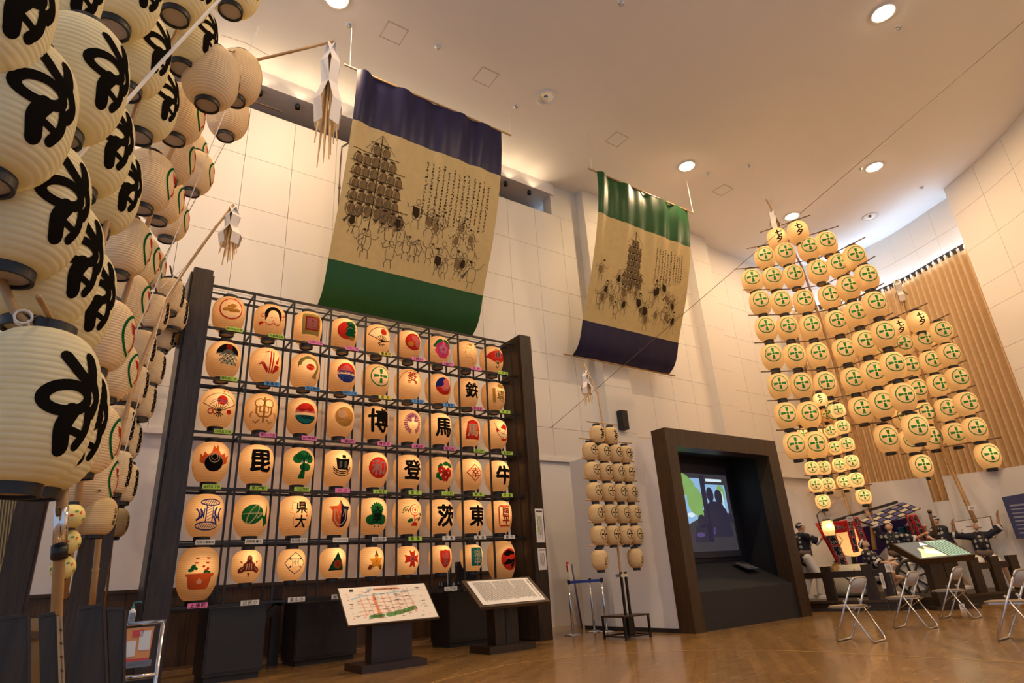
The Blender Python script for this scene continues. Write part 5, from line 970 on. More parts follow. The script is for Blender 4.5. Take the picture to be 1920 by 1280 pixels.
banner(9.76, 13.38, 'hanging_banner', 'hanging cloth banner, green top and navy bottom, ink drawing of a lantern tower', (0.235, 0.80, 'cloth_green', 'cloth_navy'), 11, (1.42, 0.5, 0.17, 0.065), (2.25, 3.3, 10, 0.3, 1.0), [(1, 1), (2, 2), (2, 2), (2, 2), (2, 2), (3, 3), (3, 3)])

# ================================================================== theatre booth
th = thing('screen_booth', 'walk-in theatre booth with a wide dark wooden frame round a projection screen', 'booth', (10.6, 7.5, 0))
X0, X1, YF2, ZT = 8.84, 12.40, 7.45, 3.50
MB().box(X0, YF2, 0, X0+0.27, YF2+0.34, ZT).build('frame_post', 'frame_wood', th)
MB().box(X1-0.36, YF2, 0, X1, YF2+0.34, ZT).build('frame_post', 'frame_wood', th)
MB().box(X0+0.27, YF2, 3.16, X1-0.36, YF2+0.34, ZT).build('lintel', 'frame_wood', th)
MB().box(X0+0.02, YF2+0.34, 0, X0+0.10, 10.25, 3.36).build('side_panel', 'low_wall', th)
MB().box(X1-0.12, YF2+0.34, 0, X1-0.04, 9.6, 3.36).build('side_panel', 'booth_black', th)
MB().box(X0+0.10, YF2+0.34, 3.28, X1-0.12, 9.6, 3.36).build('roof', 'booth_black', th)
MB().box(X0+0.10, 8.62, 0, X1-0.12, 8.70, 3.28).build('back_wall', 'booth_black', th)
MB().box(X0+0.27, YF2+0.05, 0.0, X1-0.36, YF2+0.13, 0.62).build('kick_panel', 'booth_black', th)
MB().slab([(X0+0.27, YF2+0.06, 0.62), (X1-0.36, YF2+0.06, 0.62), (X1-0.36, 8.6, 1.12), (X0+0.27, 8.6, 1.12)], 0.04).build('sloping_shelf', 'booth_black', th)
MB().box(X0+0.03, YF2+0.33, 0, X0+0.015, 10.25, 0.07).build('skirting', 'booth_black', th)
sc = MB().box(9.3, 8.58, 1.2, 12.05, 8.62, 3.12).build('screen', 'projection', th)
def emis(name, col, e):
    m, nt, b = _mat(name); b.inputs['Base Color'].default_value = (0.02, 0.02, 0.02, 1); b.inputs['Emission Color'].default_value = tuple(col)+(1,); b.inputs['Emission Strength'].default_value = e
emis('film_dark', (0.05, 0.045, 0.055), 0.8); emis('film_sky', (0.35, 0.62, 0.95), 0.75); emis('film_leaf', (0.30, 0.55, 0.16), 0.7); emis('film_man', (0.035, 0.03, 0.06), 0.7); emis('film_violet', (0.12, 0.08, 0.25), 0.7); emis('film_white', (0.75, 0.9, 1.0), 0.9)
pm = lambda l: plane_map((9.3, 8.58, 1.2), (1, 0, 0), (0, 0, 1), l)
for nm, sh, m_, l in (('picture', [RC(0.05, 0.12, 2.7, 1.72)], 'film_dark', 0.002), ('picture_sky', [RC(0.9, 0.95, 1.75, 1.62), RC(1.9, 0.9, 2.58, 1.5), PG((1.0, 0.6), (1.6, 0.8), (1.6, 0.96), (0.95, 0.96))], 'film_sky', 0.004),
                      ('picture_leaves', [D(1.25, 1.45, 0.3, 0.2, n=14), D(1.5, 1.15, 0.26, 0.3, n=14), D(1.1, 1.6, 0.3, 0.12, n=12), D(1.6, 0.9, 0.12, 0.2, n=10), D(2.4, 1.3, 0.14, 0.2, n=12)], 'film_leaf', 0.006),
                      ('picture_light', [RC(1.95, 1.56, 2.5, 1.62), D(1.3, 0.85, 0.12, 0.05, n=10), ST([(2.3, 1.4), (2.28, 0.95)], 0.05), ST([(2.45, 1.35), (2.45, 1.0)], 0.04)], 'film_white', 0.008),
                      ('picture_people', [D(2.02, 1.28, 0.12, 0.16, n=14), D(2.3, 1.24, 0.13, 0.16, n=14), PG((1.8, 0.4), (1.85, 1.05), (2.0, 1.15), (2.35, 1.12), (2.5, 0.95), (2.6, 0.4)), D(1.62, 0.72, 0.14, 0.14, n=12), PG((1.3, 0.3), (1.4, 0.62), (1.8, 0.66), (1.9, 0.3)), RC(1.74, 0.3, 1.9, 1.7), D(2.62, 0.78, 0.1, 0.1, n=10)], 'film_man', 0.010),
                      ('picture_glow', [D(1.5, 0.45, 0.14, 0.05, n=10), ST([(2.0, 0.6), (1.95, 0.45)], 0.04)], 'film_violet', 0.012)):
    link(nm, decal(nm, sh, m_, pm(l)), sc)
pl = MB().slab([(11.30, 7.95, 0.93), (11.72, 7.95, 0.93), (11.78, 8.35, 1.08), (11.36, 8.35, 1.08)], 0.01).build('caption_plate', 'booth_black', th)
mpp = plane_map((11.30, 7.95, 0.93), (0.42, 0, 0), (0.06, 0.40, 0.15), 0.003)
link('caption', decal('caption', [ST([(0.1, 0.82), (0.45, 0.82)], 0.08)]+[ST([(0.1, 0.62-0.13*k), (0.88-0.1*(k % 2), 0.62-0.13*k)], 0.035) for k in range(5)]+[RC(0.5, 0.3, 0.6, 0.42), RC(0.7, 0.16, 0.8, 0.3)], 'sign_grey', mpp), pl)

# ================================================================== folding chairs
def folding_chair(loc, rz, label):
    o = thing('folding_chair', label, 'chair', loc, rz, 'folding chairs before the screen booth')
    def U(pts, nm): MB().tube(pts, 0.0125, 8).build(nm, 'steel', o, True, True)
    def arcpts(x, y0, z0, y1, z1):      # a bent tube: floor bar with rounded corners and two rising sides
        d = Vector((0, y1-y0, z1-z0)).normalized(); p = []
        p += [Vector((-x, y1, z1)), Vector((-x, y0, z0+0.0125))+d*0.06]
        p += [Vector((-x+0.012, y0, z0+0.0125))+d*0.02, Vector((-x+0.05, y0, z0+0.0125)), Vector((x-0.05, y0, z0+0.0125)), Vector((x-0.012, y0, z0+0.0125))+d*0.02]
        return p+[Vector((x, y0, z0+0.0125))+d*0.06, Vector((x, y1, z1))]
    U(arcpts(0.19, -0.23, 0, 0.02, 0.50), 'rear_leg_loop')
    U(arcpts(0.205, 0.235, 0, -0.135, 0.70), 'front_leg_loop')
    U([(-0.205, -0.135, 0.70), (-0.195, -0.155, 0.745), (-0.15, -0.168, 0.772), (0, -0.172, 0.778), (0.15, -0.168, 0.772), (0.195, -0.155, 0.745), (0.205, -0.135, 0.70)], 'back_bow')
    mb = MB()
    for i in range(9):
        x = -0.19+0.38*i/8; c_ = 0.02*(1-(x/0.19)**2)
        for z, y in ((0.58+0.035*(x/0.19)**2, -0.075), (0.765-0.03*(x/0.19)**4, -0.165)):
            mb.v += [Vector((x, y-c_+0.008, z)), Vector((x, y-c_-0.008, z))]
    for i in range(8):
        a = i*4; b_ = a+4; mb.f += [(a, a+2, b_+2, b_), (a+1, b_+1, b_+3, a+3), (a, b_, b_+1, a+1), (a+2, a+3, b_+3, b_+2)]
    mb.f += [(0, 1, 3, 2), (32, 34, 35, 33)]
    mb.build('backrest', 'back_grey', o, True, True)
    def rr(x0, x1, y0, y1, r): return [(x1-r+r*cos(t), y1-r+r*sin(t)) for t in (0, .5, 1.07, 1.57)]+[(x0+r-r*sin(t), y1-r+r*cos(t)) for t in (0, .5, 1.07, 1.57)]+[(x0+r-r*cos(t), y0+r-r*sin(t)) for t in (0, .5, 1.07, 1.57)]+[(x1-r+r*sin(t), y0+r-r*cos(t)) for t in (0, .5, 1.07, 1.57)]
    MB().prism(rr(-0.185, 0.185, -0.13, 0.29, 0.08), 0.405, 0.418).build('seat_pan', 'steel', o, False, True)
    MB().prism(rr(-0.175, 0.175, -0.12, 0.28, 0.08), 0.418, 0.435).build('seat_pad', 'seat_vinyl', o, False, True)
    for x in (-0.19, 0.19):
        MB().bar((x, 0.02, 0.50), (x, -0.01, 0.47), 0.022).build('hinge', 'chrome', o, False, True)
        MB().tube([(x, -0.13, 0.41), (x, 0.13, 0.25)], 0.006, 6).build('strut', 'steel', o, False, True)
    return o
folding_chair((8.78, 4.67, 0), 0.0, 'folding chair nearest the booth frame, first of the row')
folding_chair((10.53, 4.74, 0), 0.03, 'folding chair second in the row, below the slanted display case')
folding_chair((12.26, 4.78, 0), 0.02, 'folding chair third and farthest in the row')
folding_chair((9.45, 3.07, 0), 0.0, 'folding chair cut by the picture edge, set ahead of the row')

# ================================================================== lecterns and cabinets under the rack
def quad_pts(x0, x1, y0, z0, y1, z1): return [(x0, y0, z0), (x1, y0, z0), (x1, y1, z1), (x0, y1, z1)]
l1 = thing('map_lectern', 'slanted panel with a coloured town map on a dark brown pedestal', 'lectern', (3.9, 8.75, 0))
MB().slab(quad_pts(3.16, 4.50, 8.30, 0.585, 8.75, 1.05), 0.035).build('panel', 'lectern_brown', l1)
MB().slab([Vector(p)+Vector((0, -0.003, 0.003)) for p in quad_pts(3.175, 4.485, 8.31, 0.595, 8.745, 1.045)], 0.002).build('map_sheet', 'map_cream', l1)
MB().box(3.62, 8.6, 0.08, 4.22, 8.82, 0.86).build('pedestal', 'lectern_brown', l1)
MB().box(3.42, 8.42, 0, 4.36, 9.05, 0.09).build('base', 'lectern_brown', l1)
rn = random.Random(5)
mm = plane_map((3.175, 8.31, 0.595), (1.31, 0, 0), (0, 0.435, 0.45), 0.005)
mp3 = lambda x, y: mm(x, y)
blobs = [D(0.27+0.035*k, 0.16+0.01*(k % 2), 0.035, 0.05, n=10) for k in range(4)] + [D(0.46+0.05*k, 0.18+0.035*k*(0.4+0.2*k/6), 0.04, 0.06, n=10) for k in range(7)]
roads = [ST([(0.15, 0.22+0.1*k), (0.8, 0.26+0.1*k)], 0.018) for k in range(5)] + [ST([(0.22+0.08*k, 0.18), (0.2+0.08*k, 0.8)], 0.012) for k in range(8)]
for nm, sh, m_ in (('map_roads', roads, 'map_peach'), ('map_river', [ST([(0.1, 0.66), (0.22, 0.74), (0.5, 0.78), (0.85, 0.83)], 0.03)], 'map_blue'), ('map_main_road', [ST([(0.36, 0.1), (0.355, 0.45), (0.35, 0.76)], 0.03)], 'map_orange'),
                   ('map_trees', blobs, 'leaf_green'), ('map_title_box', [RC(0.38, 0.87, 0.66, 0.96)], 'map_peach'), ('map_badge', [D(0.33, 0.92, 0.035, 0.03, n=14)], 'map_blue')):
    link(nm, decal(nm, sh, m_, mm), l1)
marks = [RC(x, y, x+0.012, y+0.022) for x, y in ((rn.uniform(0.06, 0.94), rn.uniform(0.1, 0.9)) for _ in range(70))]
mm2 = plane_map((3.175, 8.31, 0.595), (1.31, 0, 0), (0, 0.435, 0.45), 0.007)
link('map_title', decal('map_title', [TX('秋田市竿燈町内配置図', 0.52, 0.905, 0.03, 0.03, 1.0)]+[RC(0.11, 0.88, 0.15, 0.95)], 'ink', lambda x, y: mm2(x, y)), l1)
a = link('map_marks', decal('map_marks', marks[:35], 'map_orange', mm2), l1); a['kind'] = 'stuff'
a = link('map_notes', decal('map_notes', [ST([(x, y), (x+0.04, y)], 0.008) for x, y in ((rn.uniform(0.06, 0.9), rn.uniform(0.08, 0.92)) for _ in range(80))], 'ink_soft', mm2), l1); a['kind'] = 'stuff'
l2 = thing('text_lectern', 'slanted wooden lectern with a white sheet of dense vertical text', 'lectern', (5.85, 8.8, 0))
MB().slab(quad_pts(5.20, 6.52, 8.33, 0.665, 8.86, 1.05), 0.05).build('panel', 'frame_wood', l2)
MB().slab([Vector(p)+Vector((0, -0.003, 0.004)) for p in quad_pts(5.27, 6.45, 8.36, 0.69, 8.83, 1.03)], 0.003).build('text_sheet', 'white_paper', l2)
MB().box(5.66, 8.66, 0.08, 6.1, 8.9, 0.82).build('pedestal', 'dark_wood', l2); MB().box(5.86, 8.65, 0.1, 5.92, 8.66, 0.7).build('pedestal_groove', 'slot_dark', l2)
MB().box(5.45, 8.5, 0, 6.3, 9.1, 0.1).build('base', 'dark_wood', l2)
mt = plane_map((5.27, 8.36, 0.69), (1.18, 0, 0), (0, 0.47, 0.34), 0.008)
cols = []
for k in range(42):
    x = 0.96-0.0215*k; y = 0.93 if k % 14 else 0.6
    if k in (1, 2): continue
    while y > 0.10+0.1*rn.random():
        h = rn.uniform(0.012, 0.03); cols.append(RC(x-0.005, y-h, x+0.005, y)); y -= h+0.012
a = link('text_columns', decal('text_columns', cols, 'ink_soft', mt), l2); a['kind'] = 'stuff'
link('text_title', decal('text_title', [TX(c_, 0.965, 0.9-0.07*k, 0.05, 0.02, 0.6) for k, c_ in enumerate('竿燈の由来')], 'ink', mt), l2)
cabs = [(1.72, 9.56, 2.46, 10.25, 0.90, 'widest dark cabinet under the rack, nearest the tall side post'), (3.08, 10.22, 4.05, 10.9, 0.88, 'dark cabinet under the rack behind the map lectern'), (5.62, 10.05, 6.5, 10.7, 0.88, 'dark cabinet under the rack beside the text lectern'), (6.62, 9.95, 6.98, 10.6, 0.86, 'narrow dark cabinet under the rack against the far side post')]
for x0, y0, x1, y1, h, lb in cabs:
    o = thing('cabinet', lb, 'cabinet', ((x0+x1)/2, (y0+y1)/2, 0), 0, 'dark cabinets under the rack')
    MB().box(x0, y0, 0.08, x1, y1, h).build('body', 'cabinet', o); MB().box(x0+0.03, y0+0.04, 0, x1-0.03, y1, 0.08).build('plinth', 'slot_dark', o)
    MB().box(x0+0.02, y0-0.012, 0.12, x1-0.02, y0, h-0.03).build('door', 'cabinet', o)
br = thing('rack_brace', 'dark timber brace standing behind the rack between two cabinets', 'brace', (2.85, 10.9, 0))
MB().bar((2.95, 10.9, 0), (2.95, 10.9, 1.15), 0.14, 0.1).build('post', 'dark_wood', br); MB().bar((2.0, 10.9, 0.05), (2.0, 10.9, 1.1), 0.12, 0.1).build('post', 'dark_wood', br)
MB().bar((2.3, 10.86, 0.25), (2.95, 10.86, 0.85), 0.1).build('diagonal', 'dark_wood', br); MB().bar((1.3, 10.9, 0.9), (4.4, 10.9, 0.9), 0.1).build('rail', 'dark_wood_x', br)
MB().bar((1.3, 10.95, 0.06), (6.9, 10.95, 0.06), 0.06).build('sill_rail', 'bamboo', br)
hp = thing('happi_coat', 'dark festival coat with pale dots draped on the cabinet behind the rack', 'coat', (5.72, 10.3, 0.88))
MB().prism([(5.62, 10.15), (6.35, 10.15), (6.4, 10.5), (5.7, 10.55)], 0.885, 1.05).build('folded_body', 'coat_dots', hp)
MB().prism([(5.95, 10.2), (6.3, 10.18), (6.25, 10.45), (6.0, 10.45)], 1.05, 1.38).build('collar_part', 'coat_dots', hp)
MB().tube([(5.66, 10.12, 0.88), (5.68, 10.12, 1.45)], 0.012, 8).build('silver_rod', 'chrome', hp)
MB().box(5.58, 10.2, 1.42, 5.7, 10.4, 1.5).build('black_clip', 'speaker_black', hp)
# notices on the far side post
for z0, z1, nm, lb in ((1.62, 2.22, 'notice', 'upper white notice on the rack side post with green and yellow marks'), (1.15, 1.52, 'notice', 'lower white notice on the rack side post with small text')):
    o = tag(thing(nm, lb, 'notice', (7.16, 9.3, z0)), lb, 'notice', 'notices on the side post')
    MB().box(7.07, 9.286, z0, 7.25, 9.298, z1).build('sheet', 'white_paper', o)
    pmn = plane_map((7.07, 9.286, z0), (0.18, 0, 0), (0, 0, z1-z0), 0.002)
    k = link('lettering', decal('lettering', [ST([(0.25+0.12*q, 0.12+0.1*(q % 2)), (0.25+0.12*q, 0.78)], 0.045) for q in range(5)]+[ST([(0.1, 0.92), (0.9, 0.92)], 0.05)], 'ink_soft', pmn), o); k['kind'] = 'stuff'
    if z0 > 1.6: link('marks', decal('marks', [RC(0.12, 0.5, 0.22, 0.85), RC(0.12, 0.3, 0.22, 0.45)], 'tag_green', pmn), o)
# stanchions with a blue belt
spos = [(7.95, 9.55), (8.58, 9.66), (8.62, 9.36)]
for k, (x, y) in enumerate(spos):
    o = thing('stanchion', 'chrome belt stanchion, %s of three beside the white booth side' % ORD[k], 'stanchion', (x, y, 0), 0, 'chrome stanchions')
    MB().lathe([(0.0005, 0), (0.16, 0), (0.16, 0.012), (0.03, 0.03), (0.0005, 0.03)], 20).build('base', 'chrome', o, True, True)
    MB().cyl((0, 0, 0.03), 0.022, 0.86, 14).build('post', 'chrome', o, True, True); MB().cyl((0, 0, 0.89), 0.03, 0.06, 14).build('head', 'speaker_black', o, True, True)
o = thing('barrier_belt', 'blue barrier belt stretched between the chrome stanchions', 'belt', (8.3, 9.8, 0.9))
for a, b_ in ((spos[0], spos[2]), (spos[2], spos[1])): MB().bar((*a, 0.905), (*b_, 0.905), 0.006, 0.05).build('strap', 'belt_blue', o)
o = thing('rolled_flags', 'rolled red and white flags on poles leaning behind the stanchions', 'flag', (8.95, 10.6, 0))
for k, m_ in enumerate(('white_cotton', 'white_cotton', 'pane_violet')): MB().tube([(8.98+0.05*k, 10.6, 0), (8.96+0.05*k, 10.75, 1.25)], [0.02, 0.028], 8).build('rolled_flag', m_, o, True)
MB().tube([(8.96, 10.74, 1.1), (8.96, 10.76, 1.3)], 0.03, 8).build('red_tip', 'red_sign', o, True)
# loudspeaker on the pilaster
o = thing('loudspeaker', 'slim black loudspeaker mounted on the white pilaster', 'speaker', (11.5, 11.08, 4.6))
MB().box(11.42, 10.98, 4.5, 11.66, 11.14, 5.0).build('cabinet', 'speaker_black', o); MB().box(11.44, 10.97, 4.53, 11.64, 10.98, 4.97).build('grille', 'reel_black', o); MB().box(11.5, 11.14, 4.7, 11.58, 11.15, 4.8).build('bracket', 'steel', o)
# wires across the hall
for k, (p, q_, lb) in enumerate(((athd(1920, 40, 14), athd(1035, 800, 14.2), 'long thin wire crossing the hall from the side wall to the booth wall'), (athd(485, 150, 13.5), athd(225, 640, 8), 'thin wire running down behind the near lantern poles'))):
    o = thing('wire', lb, 'wire', tuple(q_)); MB().tube([p, q_], 0.006, 5).build('strand', 'ink_soft', o)
    MB().tube([q_+Vector((-.03, 0, -.02)), q_+Vector((.03, 0, .02))], 0.014, 6).build('eyelet', 'steel', o)
o = thing('cable', 'grey cable hanging down the wall beside the navy topped banner', 'cable', (3.6, YW-0.06, 9.3))
MB().tube([aty(655, 266, YW-0.07), aty(641, 275, YW-0.07), aty(638, 310, YW-0.07), aty(634, 400, YW-0.07), aty(628, 470, YW-0.07)], 0.014, 6).build('sheath', 'ink_soft', o, True)
MB().box(*(aty(636, 350, YW-0.07)-Vector((.03, .02, .02))), *(aty(636, 350, YW-0.07)+Vector((.03, .02, .02)))).build('clip', 'steel', o)

# ================================================================== things at the near corner
for k, (x0, x1) in enumerate(((-0.52, -0.26), (0.14, 0.44))):
    o = thing('timber_post', 'dark upright timber post behind the near lanterns, %s' % ('beside the pinned scroll' if k == 0 else 'next to the hanging small lanterns'), 'post', ((x0+x1)/2, 9.0, 0), 0, 'dark posts behind the near poles')
    MB().box(x0, 8.9, 0, x1, 9.25, 4.2).build('timber', 'dark_wood', o); MB().box(x1, 8.95, 0, x1+0.03, 9.2, 4.1).build('edge_board', 'frame_wood', o)
def to_floor(p, q): return p+(q-p)*(p.z/(p.z-q.z))
def leaning_board(o, nm, m_, tl, tr, bl, br_, y, t):
    T0, T1 = aty(*tl, y), aty(*tr, y); B0, B1 = to_floor(T0, aty(*bl, y)), to_floor(T1, aty(*br_, y)); d = Vector((0, t, 0))
    MB().add([B0, B1, T1, T0, B0+d, B1+d, T1+d, T0+d], [(0, 1, 2, 3), (7, 6, 5, 4), (0, 4, 5, 1), (1, 5, 6, 2), (2, 6, 7, 3), (3, 7, 4, 0)]).build(nm, m_, o)
    return T1, B1, B0, T0
fp = [((-30, 1164), (53, 1155), (-24, 1280), (53, 1280), 'first'), ((72, 1157), (105, 1151), (75, 1280), (108, 1280), 'second'), ((147, 1142), (193, 1135), (122, 1280), (199, 1280), 'third'), ((201, 1143), (234, 1142), (206, 1280), (230, 1280), 'fourth')]
for tl, tr, bl, br_, nm in fp:
    o = thing('barrier_board', '%s dark leaning barrier board in the nearest corner below the lanterns' % nm, 'board', tuple(aty(*tl, 3.3).xy)+(0,), 0, 'dark barrier boards in the near corner')
    T1, B1, B0, T0 = leaning_board(o, 'board', 'dark_wood', tl, tr, bl, br_, 3.3, 0.10)
    MB().bar(T1+Vector((0.004, -0.006, -0.004)), B1+Vector((0.004, -0.006, 0)), 0.010).build('edge_strip', 'frame_wood', o); MB().bar(T0+Vector((0.004, 0.04, 0.004)), T1+Vector((-0.004, 0.04, 0.004)), 0.1, 0.012).build('top_cap', 'dark_wood_x', o)
o = thing('plank', 'orange brown upright plank between two barrier boards', 'plank', tuple(aty(60, 1200, 3.6).xy)+(0,)); leaning_board(o, 'board', 'bamboo', (52, 1160), (74, 1158), (52, 1280), (76, 1280), 3.6, 0.03)
q1 = aty(52, 1190, 3.6); q2 = aty(75, 1190, 3.6); MB().bar(q1+Vector((0, -.008, 0)), q2+Vector((0, -.008, 0)), 0.012, 0.03).build('cleat', 'bamboo_dark', o)
o = thing('wooden_plaque', 'narrow pale wooden plaque with burnt lettering beside the second barrier board', 'plaque', tuple(aty(110, 1200, 3.3).xy)+(0,))
T1, B1, B0, T0 = leaning_board(o, 'board', 'bamboo_pale', (106, 1155), (117, 1154), (110, 1280), (122, 1280), 3.28, 0.03)
pq = plane_map(B0, B1-B0, T0-B0, 0.003)
link('lettering', decal('lettering', [ST([(0.3, 0.95-0.05*k), (0.7, 0.945-0.05*k)], 0.008) for k in range(6)]+[ST([(0.5, 0.965-0.1*k), (0.45, 0.92-0.1*k)], 0.15) for k in range(3)], 'ink_soft', pq), o)
bs = thing('brochure_stand', 'chrome framed brochure stand by the tall rack post', 'stand', (0.40, 4.1, 0))
for x in (0.31, 0.50): MB().tube([(x, 3.95, 0), (x, 4.0, 0.93)], 0.010, 8).build('upright', 'chrome', bs, True)
for z in (0.93, 0.68, 0.35): MB().tube([(0.31, 3.95+0.053*z, z), (0.50, 3.95+0.053*z, z)], 0.010, 8).build('rail', 'chrome', bs, True)
MB().box(0.31, 4.02, 0.05, 0.5, 4.08, 0.66).build('panel', 'cabinet', bs); MB().box(0.30, 3.97, 0.925, 0.51, 4.12, 0.94).build('shelf', 'acrylic', bs)
bc = thing('brochure', 'glossy orange and red brochure in a clear sleeve on the stand', 'brochure', (0.38, 3.96, 0.74))
MB().slab([(0.315, 3.955, 0.73), (0.45, 3.955, 0.73), (0.46, 3.975, 0.91), (0.315, 3.975, 0.91)], 0.006).build('cover', 'brochure_orange', bc)
pb = plane_map((0.315, 3.955, 0.73), (0.14, 0, 0), (0, 0.02, 0.18), 0.002)
link('cover_print', decal('cover_print', [RC(0.02, 0.02, 0.98, 0.2), RC(0.35, 0.75, 0.7, 0.93)], 'brochure_red', pb), bc)
link('cover_photo', decal('cover_photo', [RC(0.06, 0.26, 0.5, 0.66), RC(0.58, 0.4, 0.95, 0.9)], 'white_paper', pb), bc)
MB().slab([(0.312, 3.950, 0.725), (0.465, 3.950, 0.725), (0.465, 3.953, 0.755), (0.312, 3.953, 0.755)], 0.002).build('clear_sleeve', 'acrylic', bc)
bt = thing('sanitizer_bottle', 'white pump bottle with a teal nozzle on the brochure stand', 'bottle', (0.355, 4.05, 0.94))
MB().lathe([(0.0005, 0), (0.016, 0), (0.016, 0.05), (0.008, 0.062), (0.0005, 0.062)], 14).build('bottle', 'bottle_white', bt, True, True)
MB().lathe([(0.007, 0.06), (0.007, 0.075), (0.003, 0.076), (0.003, 0.092), (0.0005, 0.092)], 10).build('collar', 'pump_teal', bt, True, True)
MB().tube([(0, 0, 0.092), (0.03, -0.006, 0.094), (0.036, -0.007, 0.086)], 0.0035, 6).build('nozzle', 'pump_teal', bt, True, True)
MB().box(-0.012, -0.0175, 0.012, 0.012, -0.0155, 0.042).build('label', 'sign_grey', bt, False, True)
sc_ = thing('wall_scroll', 'pale vertical scroll with handwritten columns hung behind the nearest lanterns', 'scroll', tuple(at(15, 1000, 8.0)))
qq = [at(-20, 1090, 8.0), at(22, 1085, 8.0), at(46, 905, 8.0), at(2, 905, 8.0)]
MB().slab(qq, 0.01).build('paper', 'cloth_banner', sc_)
psn = plane_map(qq[0], qq[1]-qq[0], qq[3]-qq[0], 0.006)
k = link('handwriting', decal('handwriting', [ST([(0.15+0.14*c_, 0.05+0.06*(c_ % 3)), (0.15+0.14*c_, 0.9)], 0.05) for c_ in range(6)], 'ink_soft', psn), sc_); k['kind'] = 'stuff'
for k, (px, py, s, lb) in enumerate(((134, 968, 0.10, 'topmost of the small yellow toy lanterns with red leaf print'), (126, 1016, 0.10, 'middle one of the small yellow toy lanterns with red leaf print'), (118, 1064, 0.095, 'lowest of the small yellow toy lanterns with red leaf print'))):
    p = at(px, py, 5.2); o = thing('toy_lantern', lb, 'lantern', tuple(p), 0, 'small toy lanterns on a string')
    MB().ell((0, 0, 0), (s, s, s*1.05), 16, 10).build('globe', 'toy_paper', o, True, True)
    MB().cyl((0, 0, s*0.98), s*0.4, 0.025, 12).build('top_rim', 'reel_black', o, False, True); MB().cyl((0, 0, -s*1.1), s*0.4, 0.025, 12).build('bottom_rim', 'reel_black', o, False, True)
    fm = lambda u, v, s=s: ((s+.002)*sin(u)*cos(v), -(s+.002)*cos(u)*cos(v), (s+.002)*sin(v))
    for nm, m_, off in (('red_print', 'red_sign', 0.0), ('green_print', 'leaf_green', 0.35)):
        link(nm, decal(nm, [D(0.7*i+off, 0.35*sin(i*2.3+off*5), 0.16, 0.09, n=10, a=i*0.9) for i in range(-3, 5)], m_, fm, 0.12), o, True)

# ================================================================== festival platform
PH = 0.2
EDGE = [Vector((13.30, 8.25)), Vector((13.68, 6.35)), Vector((15.4, 5.50)), Vector((17.1, 4.62))]
def px_of(p):
    d = Vector(p)-EYE; x, y, z = (d.x*AX[i]+d.y*AY[i]+d.z*AZ[i] for i in range(3)); return 960+F_PX*x/z, 640+F_PX*y/z, z
def on_edge(px, z=PH, inset=0.1):
    best = None
    for a, b_ in zip(EDGE, EDGE[1:]):
        n_ = Vector(((b_-a).y, -(b_-a).x)).normalized()
        if n_.dot(Vector((1, 0.5))) < 0: n_ = -n_
        for i in range(61):
            p = a.lerp(b_, i/60)+n_*inset; e = abs(px_of((p.x, p.y, z))[0]-px)
            if best is None or e < best[0]: best = (e, p, (b_-a).normalized())
    return best[1], best[2]
plat = struct(MB().prism([tuple(p) for p in EDGE]+[(17.6, 4.5), (17.85, 5.4), (17.6, 6.35), (17.5, 6.7), (16.5, 8.2), (15.7, 9.4), (13.6, 9.4)], 0.0, PH).build('floor_platform', 'dark_wood_x'))
for a, b_ in zip(EDGE, EDGE[1:]):
    MB().bar((a.x, a.y, 0.03), (b_.x, b_.y, 0.03), 0.06, 0.06).build('kick_strip', 'slot_dark', plat)
    MB().bar((a.x, a.y, PH-0.02), (b_.x, b_.y, PH-0.02), 0.05, 0.05).build('nosing', 'frame_wood', plat)
fpx = [1563, 1640, 1672, 1842, 1880, 1915]; fpos = []
for k, px in enumerate(fpx):
    p, d = on_edge(px); fpos.append(p)
    o = thing('fence_post', '%s dark wooden fence post along the edge of the festival platform' % ORD[k], 'post', (p.x, p.y, PH), math.atan2(d.y, d.x), 'fence posts of the festival platform')
    MB().box(-0.10, -0.05, 0, 0.10, 0.05, 0.66).build('board', 'dark_wood', o, False, True); MB().box(-0.105, -0.055, 0.66, 0.105, 0.055, 0.68).build('cap', 'dark_wood', o, False, True)
for k, (a, b_) in enumerate(((Vector((13.40, 8.25)), fpos[0]), (fpos[0], fpos[1]), (fpos[1], fpos[2]), (fpos[3], fpos[4]), (fpos[4], fpos[5]))):
    o = thing('fence_rail', '%s dark rail between the platform fence posts' % ORD[k], 'rail', ((a.x+b_.x)/2, (a.y+b_.y)/2, PH+0.5), 0, 'fence rails of the festival platform')
    MB().bar((a.x, a.y, PH+0.5), (b_.x, b_.y, PH+0.5), 0.05, 0.11).build('board', 'dark_wood_x', o); MB().bar((a.x, a.y, PH+0.562), (b_.x, b_.y, PH+0.562), 0.055, 0.014).build('top_edge', 'frame_wood', o)
# captions on the fence
for k, (px, py, w_, h_, lb) in enumerate(((1655, 1088, 0.07, 0.30, 'tall narrow caption card on the platform fence'), (1666, 1064, 0.13, 0.16, 'small square caption card behind the platform fence'), (1806, 1136, 0.10, 0.10, 'small white card on the floor before the platform'))):
    p = at(px, py, 12.2) if k < 2 else atz(1806, 1143, 0)+Vector((0, 0, 0.055)); o = thing('caption_card', lb, 'card', (p.x, p.y, 0))
    u = Vector((0.82, -0.57, 0)); v = Vector((0, 0, 1)); q = [p-u*w_/2-v*h_/2, p+u*w_/2-v*h_/2, p+u*w_/2+v*h_/2, p-u*w_/2+v*h_/2]
    MB().slab(q, 0.006).build('card', 'white_paper', o); MB().bar((p.x, p.y+0.01, 0), (p.x, p.y+0.01, p.z), 0.012).build('stick', 'steel', o)
    k_ = link('lettering', decal('lettering', [ST([(0.3+0.2*c_, 0.2), (0.3+0.2*c_, 0.85)], 0.07) for c_ in range(3)], 'ink_soft', plane_map(q[0], q[1]-q[0], q[3]-q[0], 0.002)), o); k_['kind'] = 'stuff'
